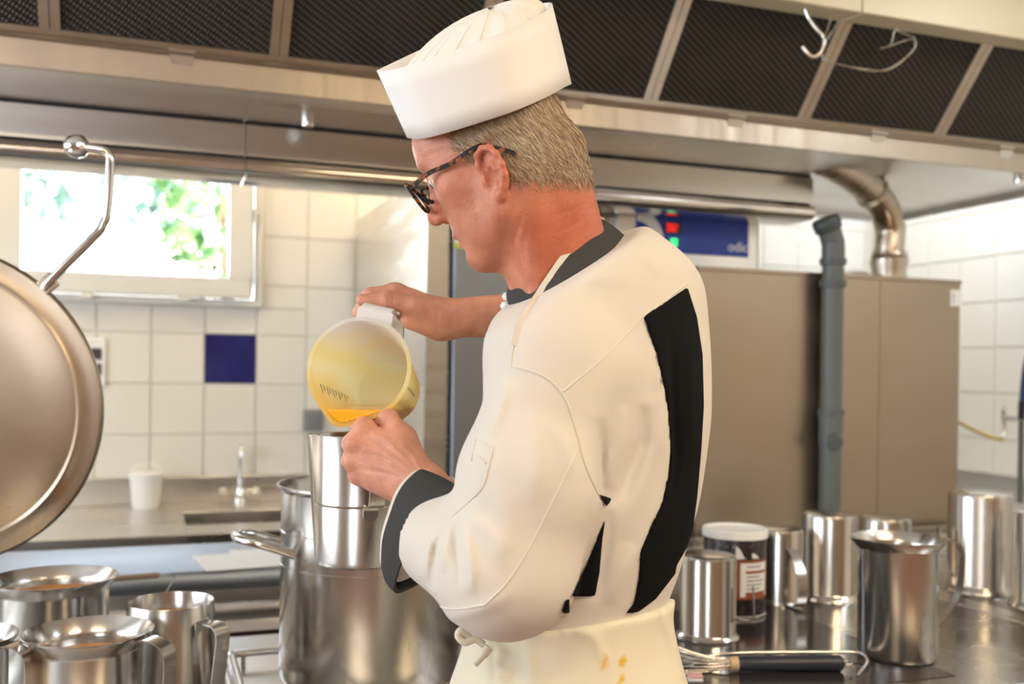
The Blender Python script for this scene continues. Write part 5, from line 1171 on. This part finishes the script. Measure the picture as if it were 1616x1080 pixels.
# turned-back cuff and white sleeve edge of the near arm
axc = cvec(-.70, .40, .58); axc /= np.linalg.norm(axc); dn = cvec(-.55, -.80, .10); dn -= axc * (dn @ axc); dn /= np.linalg.norm(dn); sdv = np.cross(axc, dn)
def cuff(cen, r0, r1, ln, thick, nseg=48, sag=.0):
    V = []; Fc = []; K = 7
    for i in range(nseg):
        a = 2 * math.pi * i / nseg; wob = 1 + .035 * math.sin(3 * a + 1) + .02 * math.sin(7 * a)
        for j in range(K):
            t = j / (K - 1); rr_ = (r0 + (r1 - r0) * t) * wob; el_ = 1.10 + .12 * max(0, math.cos(a))
            d_ = dn * math.cos(a) * el_ + sdv * math.sin(a) * .68
            p = cen + axc * (ln * (t - .5) * (1 - .45 * math.cos(a))) + d_ * rr_ + d_ * (.003 * math.sin(t * math.pi)) + dn * sag * t
            V += [p, p + d_ * thick]
    st = 2 * K
    for i in range(nseg):
        a, b_ = i * st, ((i + 1) % nseg) * st
        for j in range(K - 1): Fc += [(a + 2 * j, b_ + 2 * j, b_ + 2 * j + 2, a + 2 * j + 2), (a + 2 * j + 1, a + 2 * j + 3, b_ + 2 * j + 3, b_ + 2 * j + 1)]
        Fc += [(a, a + 1, b_ + 1, b_), (a + st - 2, b_ + st - 2, b_ + st - 1, a + st - 1)]
    return MB().add(V, Fc)
cuffc = at(668, 836, 1.195)
cuff(cuffc, .0590, .0515, .056, .004).build('cuff', M['greycloth'], jacket, smooth=60)['label'] = 'charcoal turned-back cuff'
cuff(cuffc + axc * .007, .0510, .0490, .054, .003).build('sleeve_edge', M['jacket'], jacket, smooth=60)
# ------------------------------------------------------------------ apron: skirt, bib, strings
ga = Grid(np.array([*(at(915, 1000, 1.285)[:2] - .34), .48]), np.array([*(at(915, 1000, 1.285)[:2] + .34), 1.16]), .005)
for p_, k in torso_prims()[2:4]: ga.put(p_, k)
hipc = at(910, 1010, 1.285)
ga.put(ell(hipc - ZV * .10 - RV * .012, BAX, (.142, .158, .16)), .06)
ga.put(cap(hipc - ZV * .14, np.array([hipc[0], hipc[1], .50]) + bodyF * .015, .125, .15), .06)
for s_ in (1, -1): ga.put(cap(hipc - ZV * .16 + bodyL * s_ * .055, np.array([hipc[0], hipc[1], .50]) + bodyL * s_ * .075, .12, .135), .05)
ripple(ga, .0022, 22, 9)
folds(ga, [([(770, 1000), (765, 1040), (770, 1090)], 8, .005), ([(830, 1005), (835, 1050), (845, 1095)], 10, .004), ([(1040, 960), (1062, 1010), (1080, 1090)], 8, .004), ([(900, 985), (940, 1010), (960, 1060)], 9, .003)], .02)
aI = np.indices(ga.D.shape).reshape(3, -1).T; aP = ga.lo + aI * ga.res; apx, apy, aZ = project(aP)
l1, l2, l3 = at(740, 1004, 1.18), at(860, 1002, 1.13), at(1046, 942, 1.32)      # waist plane through three points of the waistband
pn = np.cross(l2 - l1, l3 - l1); pn /= np.linalg.norm(pn); pn = pn if pn[2] > 0 else -pn
above = ((aP - l2) @ pn).reshape(ga.D.shape); ga.D = np.maximum(ga.D - .006, above).astype(np.float32); ga.D = np.maximum(ga.D, -(ga.D + .0 + 0 * above) - .35)
ga.D = np.maximum(ga.D, (.50 - aP[:, 2]).reshape(ga.D.shape))
V, Q = ga.mesh(); apron = mesh_from('apron', V, Q, M['apron'], person)
abvh = BVHTree.FromPolygons([tuple(v) for v in V], [tuple(map(int, q_)) for q_ in Q])
# bib on the chest
gb = Grid(gj.lo, gj.lo + (gj.n - 1) * gj.res, gj.res); cx = at(945, 600, 1.285)
II = np.argwhere(np.abs(jD) < .025); PP = gj.lo + II * gj.res; lf_ = (PP - cx) @ bodyF; ll_ = (PP - cx) @ bodyL
z_top, z_bot = at(820, 520, 1.25)[2], at(800, 990, 1.2)[2]
hw_ = .075 + .06 * np.clip((z_top - PP[:, 2]) / .22, 0, 1)
sdb = np.maximum.reduce([np.abs(ll_) - hw_, .03 - lf_, PP[:, 2] - z_top, z_bot - PP[:, 2]])
Dm = np.ones_like(jD) * .02
gt0 = Grid(gj.lo, gj.lo + (gj.n - 1) * gj.res, gj.res)
for p_, k in torso_prims(): gt0.put(p_, k)
v0 = gt0.D[II[:, 0], II[:, 1], II[:, 2]]
Dm[II[:, 0], II[:, 1], II[:, 2]] = np.maximum.reduce([v0 - .006, sdb, -(v0 + .004)]); gb.D = Dm.astype(np.float32)
V2, Q2 = gb.mesh(); mesh_from('bib', V2, Q2, M['apron'], apron)
# strap over collar, waist string, knot
allb = BVHTree.FromPolygons([tuple(v) for v in jk_V] + [tuple(v) for v in MB_c.v], [tuple(map(int, q_)) for q_ in jk_Q] + [tuple(i + len(jk_V) for i in f_) for f_ in MB_c.f])
sp_ = drape([(944, 349), (915, 379), (890, 405), (868, 436), (850, 463), (836, 486), (824, 506), (816, 524), (811, 545)], allb, .002, 5)
sp_ = [at(950, 344, 1.285)] + sp_
MB().strap(sp_, np.cross(sp_[-1] - sp_[0], DV) / np.linalg.norm(np.cross(sp_[-1] - sp_[0], DV)), .0075, .002).build('neck_strap', M['jacket'], apron, smooth=50)
kn_ = at(742, 1008, 1.165)
MB().tube(smooth_path([kn_, kn_ + cvec(-.010, .010, -.004), kn_ + cvec(-.014, .004, -.004), kn_ + cvec(-.006, -.003, -.006), kn_ + cvec(.006, .0, -.004), kn_ + cvec(.016, -.006, -.004)], 5), .0045, 10).build('knot', M['apron'], apron, smooth=60)
MB().tube(smooth_path([kn_ + cvec(.022, -.008, -.005), kn_ + cvec(.016, -.016, -.006), kn_ + cvec(.006, -.028, -.004)], 5), [.006] * 6 + [.005] * 5, 10).build('string_end', M['apron'], apron, smooth=60)
# ------------------------------------------------------------------ trousers and shoes
gtu = Grid(np.array([*(hipc[:2] - .3), .06]), np.array([*(hipc[:2] + .3), 1.0]), .008)
gtu.put(ell(np.array([hipc[0], hipc[1], .93]), BAX, (.115, .15, .12)))
for hj, kn, an in LEGS: gtu.put(cap(hj, kn, .10, .078), .05); gtu.put(cap(kn, an, .078, .07), .03)
V, Q = gtu.mesh(); mesh_from('trousers', V, Q, cloth_mat('grey_check_trousers', (.18, .19, .21)), person)
for hj, kn, an in LEGS:
    gs = Grid(np.array([an[0] - .25, an[1] - .25, 0]), np.array([an[0] + .25, an[1] + .25, .2]), .006)
    gs.put(cap(an - ZV * .035, an + bodyF * .16 - ZV * .047, .055, .046)); gs.put(cap(an, an - ZV * .02, .05), .02)
    V, Q = gs.mesh(); V[:, 2] = np.maximum(V[:, 2], .002); mesh_from('shoe', V, Q, M['rubber'], person)
# ------------------------------------------------------------------ paper hat
hb, ht = at(772, 178, 1.225), at(733.5, 64, 1.225)
fb_, bb_ = at(643, 219, 1.25), at(891, 139, 1.222); ft_, bt_ = at(595, 113, 1.25), at(861, 20, 1.21)
hu = (ft_ + bt_) / 2 - (fb_ + bb_) / 2
HLn = HL0 * math.cos(math.radians(10)) - ZV * math.sin(math.radians(10)); HLt = HL0 * math.cos(math.radians(24)) - ZV * math.sin(math.radians(24))
outl = [(1, 0), (.88, .20), (.62, .60), (.35, .86), (.0, .97), (-.35, 1.0), (-.70, .93), (-.93, .55), (-1, 0)]
sec = smooth_path([(a, b_, 0) for a, b_ in outl], 4)
sec = [(p[0], max(p[1], 0)) for p in sec]; sec = sec + [(a, -b_) for a, b_ in sec[-2:0:-1]]
V = []; Fc = []; ns = len(sec); K = 5
for j in range(K):
    t = j / (K - 1); cA = fb_ * (1 - t) + ft_ * t; cB = bb_ * (1 - t) + bt_ * t; c_ = (cA + cB) / 2; ax_ = (cA - cB) / 2; lw = .093 + .002 * t; c_ = c_ - DV * .004
    for a, b_ in sec:
        tl_ = math.radians(26 * (1 - t) + 29 * t) if b_ >= 0 else math.radians(22 * (1 - t) + 32 * t)
        V.append(c_ + ax_ * a + (HL0 * math.cos(tl_) - ZV * math.sin(tl_)) * (b_ * lw))
for j in range(K - 1):
    for i in range(ns): i2 = (i + 1) % ns; Fc.append((j * ns + i, j * ns + i2, (j + 1) * ns + i2, (j + 1) * ns + i))
hat = MB().add(V, Fc).build('paper_hat', M['papercap'], person, smooth=30)
so_ = hat.modifiers.new('thickness', 'SOLIDIFY'); so_.thickness = .0009
V = []; Fc = []; NS, K = 96, 14
cT = (ft_ + bt_) / 2; axT = (ft_ - bt_) / 2; hun = hu / np.linalg.norm(hu)
peak = at(772, 14, 1.225)
for j in range(K):
    t = j / (K - 1)
    for i in range(NS):
        a = 2 * math.pi * i / NS; rr_ = math.cos(t * math.pi / 2) ** .75; pl = 1 - .07 * (1 - .6 * t) * abs(math.sin(8 * a)) + .02 * math.sin(5 * a + 3 * t)
        sa_, sb_ = sec[int(i * len(sec) / NS) % len(sec)]; tl_ = math.radians(29)
        base_ = cT - hu * .30 + axT * (.02 + .86 * sa_ * rr_ * pl) + (HL0 * math.cos(tl_) - ZV * math.sin(tl_)) * (.078 * sb_ * rr_ * pl)
        V.append(base_ + (peak - (cT - hu * .30)) * (math.sin(t * math.pi / 2) ** 1.1) * (1 + .04 * math.sin(4 * a + 1)))
for j in range(K - 1):
    for i in range(NS): i2 = (i + 1) % NS; Fc.append((j * NS + i, j * NS + i2, (j + 1) * NS + i2, (j + 1) * NS + i))
MB().add(V, Fc).build('crown', M['tissue'], hat, smooth=60)
# ------------------------------------------------------------------ glasses
def tort():
    m, nt, b = nodes_of('tortoiseshell'); n = nt.nodes.new('ShaderNodeTexNoise'); n.inputs['Scale'].default_value = 140; n.inputs['Detail'].default_value = 2
    tc = nt.nodes.new('ShaderNodeTexCoord'); nt.links.new(tc.outputs['Object'], n.inputs['Vector']); r = nt.nodes.new('ShaderNodeValToRGB'); nt.links.new(n.outputs['Fac'], r.inputs[0])
    r.color_ramp.elements[0].position = .52; r.color_ramp.elements[0].color = (.012, .006, .005, 1); r.color_ramp.elements[1].position = .64; r.color_ramp.elements[1].color = (.34, .10, .015, 1)
    nt.links.new(r.outputs[0], b.inputs['Base Color']); b.inputs['Roughness'].default_value = .4; b.inputs['Specular IOR Level'].default_value = .2; return m
M['tort'] = tort()
gl = MB(); GF, GU = .122, .010
def lens_loop(s_, n=32):
    pts = []
    for i in range(n):
        a = 2 * math.pi * i / n; c_, s2 = math.cos(a), math.sin(a); x = .0275 * math.copysign(abs(c_) ** .72, c_); y = .0215 * math.copysign(abs(s2) ** .72, s2)
        if y < 0: x *= 1 - .16 * abs(y) / .0215
        l_ = s_ * (.0335 + x); pts.append(hp(GF - .010 * ((abs(l_) - .0335 + .0255) / .05) ** 1.5 + y * .22, GU + y, l_))
    return pts
for s_ in (1, -1): gl.tube(lens_loop(s_), .0022, 8, closed=True)
gl.tube(smooth_path([hp(GF, GU + .008, .010), hp(GF + .003, GU + .011, 0), hp(GF, GU + .008, -.010)], 5), .0022, 8)
glasses = gl.build('glasses', M['tort'], person, smooth=60)
for s_ in (1, -1):
    pts = [hp(GF - .010, GU + .008, s_ * .0600), hp(GF - .020, GU + .0095, s_ * .0665), hp(.075, GU + .0125, s_ * .0715), hp(.04, .0185, s_ * .0765), hp(.006, .0195, s_ * .0815), hp(-.010, .016, s_ * .0825), hp(-.028, .002, s_ * .079), hp(-.042, -.010, s_ * .076)]
    P_ = smooth_path(pts, 5); MB().strap(P_, HU, [.0052] * 24 + [.0060] * (len(P_) - 24), .0026).build('temple', M['tort'], glasses, smooth=50)
    lp = lens_loop(s_); c_ = sum(lp) / len(lp); n_ = len(lp)
    MB().add([c_] + lp, [(0, i + 1, (i + 1) % n_ + 1) for i in range(n_)]).build('lens', M['glass'], glasses)
    MB().tube([hp(GF - .008, GU - .004, s_ * .012), hp(GF - .014, GU - .010, s_ * .0125)], .0025, 8).build('nose_pad', M['tort'], glasses, smooth=60)

# ================================================================== JUGS IN HIS HANDS
jt = at(563, 690, 1.425); jb = at(567, 888, 1.425)
hj = jug('held_jug', 'stainless jug with ring line held over the stock pot in the left hand', (jb[0], jb[1], jb[2]), .0635, jt[2] - jb[2] + .004, 0, handle='none', line=.46, spout=.014, spout_dir=math.radians(165), foot=.001, group=None)
if 'group' in hj: del hj['group']
hh_ = jt[2] - jb[2]; hdir = (-DV * .93 + RV * .36); hdir /= np.linalg.norm(hdir); hsd = np.array([-hdir[1], hdir[0], 0])
pth = smooth_path([hdir * .0635 + ZV * (hh_ * .96), hdir * .088 + ZV * (hh_ * .98), hdir * .104 + ZV * (hh_ * .92), hdir * .106 + ZV * (hh_ * .7), hdir * .098 + ZV * (hh_ * .52), hdir * .074 + ZV * (hh_ * .51), hdir * .0675 + ZV * (hh_ * .48), hdir * .066 + ZV * (hh_ * .44)], 5)
MB().strap(pth, hsd, .021, .0025).build('handle', M['jug'], hj, smooth=40)
pc_ = hdir * .0662 + ZV * (hh_ * .44); MB().lathe([(0, -.0015), (.0105, -.0015), (.0105, .0015), (0, .0015)], 24, pc_, (hsd, ZV, hdir)).build('handle_foot', M['jug'], hj, smooth=40)
# measuring jug: mouth towards the room, a little to the left, handle on top
mc, bc = at(566, 582, 1.315), at(612, 618, 1.475)
ja = mc - bc; JH = np.linalg.norm(ja); ja /= JH
jup = ZV - ja * (ZV @ ja); jup += RV * .22; jup -= ja * (jup @ ja); jup /= np.linalg.norm(jup); jsd = np.cross(jup, ja)
mj = thing('measuring_jug', 'translucent plastic measuring jug of orange liquid held by its handle', 'jug', tuple(bc))
def plastic():
    m, nt, b = nodes_of('cloudy_yellow_plastic'); L = nt.links
    tc = nt.nodes.new('ShaderNodeTexCoord'); n = nt.nodes.new('ShaderNodeTexNoise'); n.inputs['Scale'].default_value = 14; n.inputs['Detail'].default_value = 5; L.new(tc.outputs['Object'], n.inputs['Vector'])
    # yolk film: strongest low in the jug, fading towards the handle side
    dt = nt.nodes.new('ShaderNodeVectorMath'); dt.operation = 'DOT_PRODUCT'; dt.inputs[1].default_value = jup; L.new(tc.outputs['Object'], dt.inputs[0])
    ma = nt.nodes.new('ShaderNodeMath'); ma.operation = 'MULTIPLY_ADD'; ma.inputs[1].default_value = .075; L.new(n.outputs['Fac'], ma.inputs[0]); L.new(dt.outputs['Value'], ma.inputs[2])
    mr = nt.nodes.new('ShaderNodeMapRange'); mr.inputs[1].default_value = .115; mr.inputs[2].default_value = -.03; L.new(ma.outputs[0], mr.inputs[0])
    r = nt.nodes.new('ShaderNodeValToRGB'); L.new(mr.outputs[0], r.inputs[0]); r.color_ramp.elements[0].position = .10; r.color_ramp.elements[0].color = (.97, .96, .94, 1)
    r.color_ramp.elements[1].position = .95; r.color_ramp.elements[1].color = (.95, .68, .14, 1); e = r.color_ramp.elements.new(.38); e.color = (.99, .88, .44, 1); e2 = r.color_ramp.elements.new(.6); e2.color = (.99, .92, .58, 1)
    L.new(r.outputs[0], b.inputs['Base Color']); b.inputs['Roughness'].default_value = .3
    tr = nt.nodes.new('ShaderNodeBsdfTranslucent'); L.new(r.outputs[0], tr.inputs[0]); mx = nt.nodes.new('ShaderNodeMixShader'); mx.inputs[0].default_value = .55
    tp_ = nt.nodes.new('ShaderNodeBsdfTransparent'); mx2 = nt.nodes.new('ShaderNodeMixShader'); mx2.inputs[0].default_value = .26
    out = nt.nodes['Material Output']; L.new(b.outputs[0], mx.inputs[1]); L.new(tr.outputs[0], mx.inputs[2]); L.new(mx.outputs[0], mx2.inputs[1]); L.new(tp_.outputs[0], mx2.inputs[2]); L.new(mx2.outputs[0], out.inputs[0]); return m
M['plastic'] = plastic()
JR, JB = .0665, .0500
spd = -jup * .86 - jsd * 0; 
lx2, ly2 = jsd, jup
left = -RV - ja * (-RV @ ja); left /= np.linalg.norm(left)
spv = -ZV * .94 + left * .30; spv -= ja * (spv @ ja); spv /= np.linalg.norm(spv); spang = math.atan2(spv @ ly2, spv @ lx2)
def sqj(r, h_, a):
    if h_ < JH - .04 or r < .045: return r
    da = (a - spang + math.pi) % (2 * math.pi) - math.pi; return r + .011 * math.exp(-(da / .30) ** 2) * ((h_ - JH + .04) / .04) ** 1.3
prof = [(0, 0), (JB - .006, 0), (JB, .006), (JB + (JR - JB) * .5, JH * .5), (JR, JH - .004), (JR + .004, JH - .003), (JR + .0042, JH), (JR - .001, JH + .0008), (JR - .0022, JH - .004), (JB + (JR - JB) * .5 - .0022, JH * .5), (JB - .0022, .010), (JB - .008, .004), (0, .004)]
MB().lathe(prof, 72, (0, 0, 0), (lx2, ly2, ja), squash=sqj).build('vessel', M['plastic'], mj, smooth=40)
# pooled liquid: the low part of the inside, cut level
gl_ = Grid(np.minimum(mc, bc) - .09, np.maximum(mc, bc) + .09, .0022); I = np.indices(gl_.D.shape).reshape(3, -1).T; P = gl_.lo + I * gl_.res - bc
h_ = P @ ja; x_, y_ = P @ lx2, P @ ly2; r_ = np.hypot(x_, y_); an_ = np.arctan2(y_, x_); da = (an_ - spang + np.pi) % (2 * np.pi) - np.pi
rin = JB + (JR - JB) * np.clip(h_ / JH, 0, 1) - .0012 + .011 * np.exp(-(da / .30) ** 2) * np.clip((h_ - JH + .04) / .04, 0, 1) ** 1.3
lip = bc + ja * (JH - .002) + spv * (JR + .009)
lvl = lip[2] + .017
gl_.D = np.maximum.reduce([r_ - rin, h_ - (JH - .001), .005 - h_, P[:, 2] + bc[2] - lvl]).reshape(gl_.D.shape).astype(np.float32)
V, Q = gl_.mesh(); lq = mesh_from('orange_liquid', V, Q, mat('egg_orange_liquid', (.93, .42, .02), .15, 0, noise=.08, nscale=20, coat=.3), mj); lq.matrix_parent_inverse = Matrix.Translation(-Vector(bc))
# handle: moulded bar from the rim back along the top
hpts = [jup * (JR - .002) + ja * (JH - .010), jup * (JR + .014) + ja * (JH - .004), jup * (JR + .023) + ja * (JH - .016), jup * (JR + .026) + ja * (JH * .62), jup * (JR + .024) + ja * (JH * .40), jup * (JR + .004) + ja * (JH * .28), jup * (JB + .004) + ja * (JH * .25)]
P_ = smooth_path(hpts, 5); w_ = RV * 0 + jsd
MB().strap(P_, w_, [.050] * 6 + [.042] * 5 + [.028] * (len(P_) - 11), .006).build('handle', mat('frosted_white_plastic', (.82, .81, .79), .3, 0, noise=.02, sss=.2), mj, smooth=50)
# printed scale inside and outside
def on_wall(a, h_, off=.0): rr_ = JB + (JR - JB) * h_ / JH + off; return lx2 * rr_ * math.cos(a) + ly2 * rr_ * math.sin(a) + ja * h_
mb = MB(); M['scale_ink'] = mat('grey_scale_print', (.20, .19, .15), .6, 0, noise=.1)
la = math.atan2(left @ ly2, left @ lx2)
def ticks(mb, a0, n, off, da_, hs):
    for k in range(n):
        h0 = JH * (hs + .065 * k); p0, p1, p2, p3 = on_wall(a0, h0, off), on_wall(a0 + da_ * (1.6 if k % 2 else 1), h0, off), on_wall(a0 + da_ * (1.6 if k % 2 else 1), h0 + .0028, off), on_wall(a0, h0 + .0028, off); mb.add([p0, p1, p2, p3], [(0, 1, 2, 3)])
ticks(mb, la + .25, 10, -.0027, .14, .25); mb.build('inner_scale', M['scale_ink'], mj, fixn=False)
ra = math.atan2(-left @ ly2, -left @ lx2); mb = MB()
ticks(mb, ra - .75, 9, .0006, .12, .30)
for k in range(3): mb.add([on_wall(ra - .35 + .02 * k, JH * .35, .0006), on_wall(ra - .35 + .02 * k + .01, JH * .35, .0006), on_wall(ra - .35 + .02 * k + .01, JH * (.86 - .04 * k), .0006), on_wall(ra - .35 + .02 * k, JH * (.86 - .04 * k), .0006)], [(0, 1, 2, 3)])
mb.build('outer_scale', M['scale_ink'], mj, fixn=False)
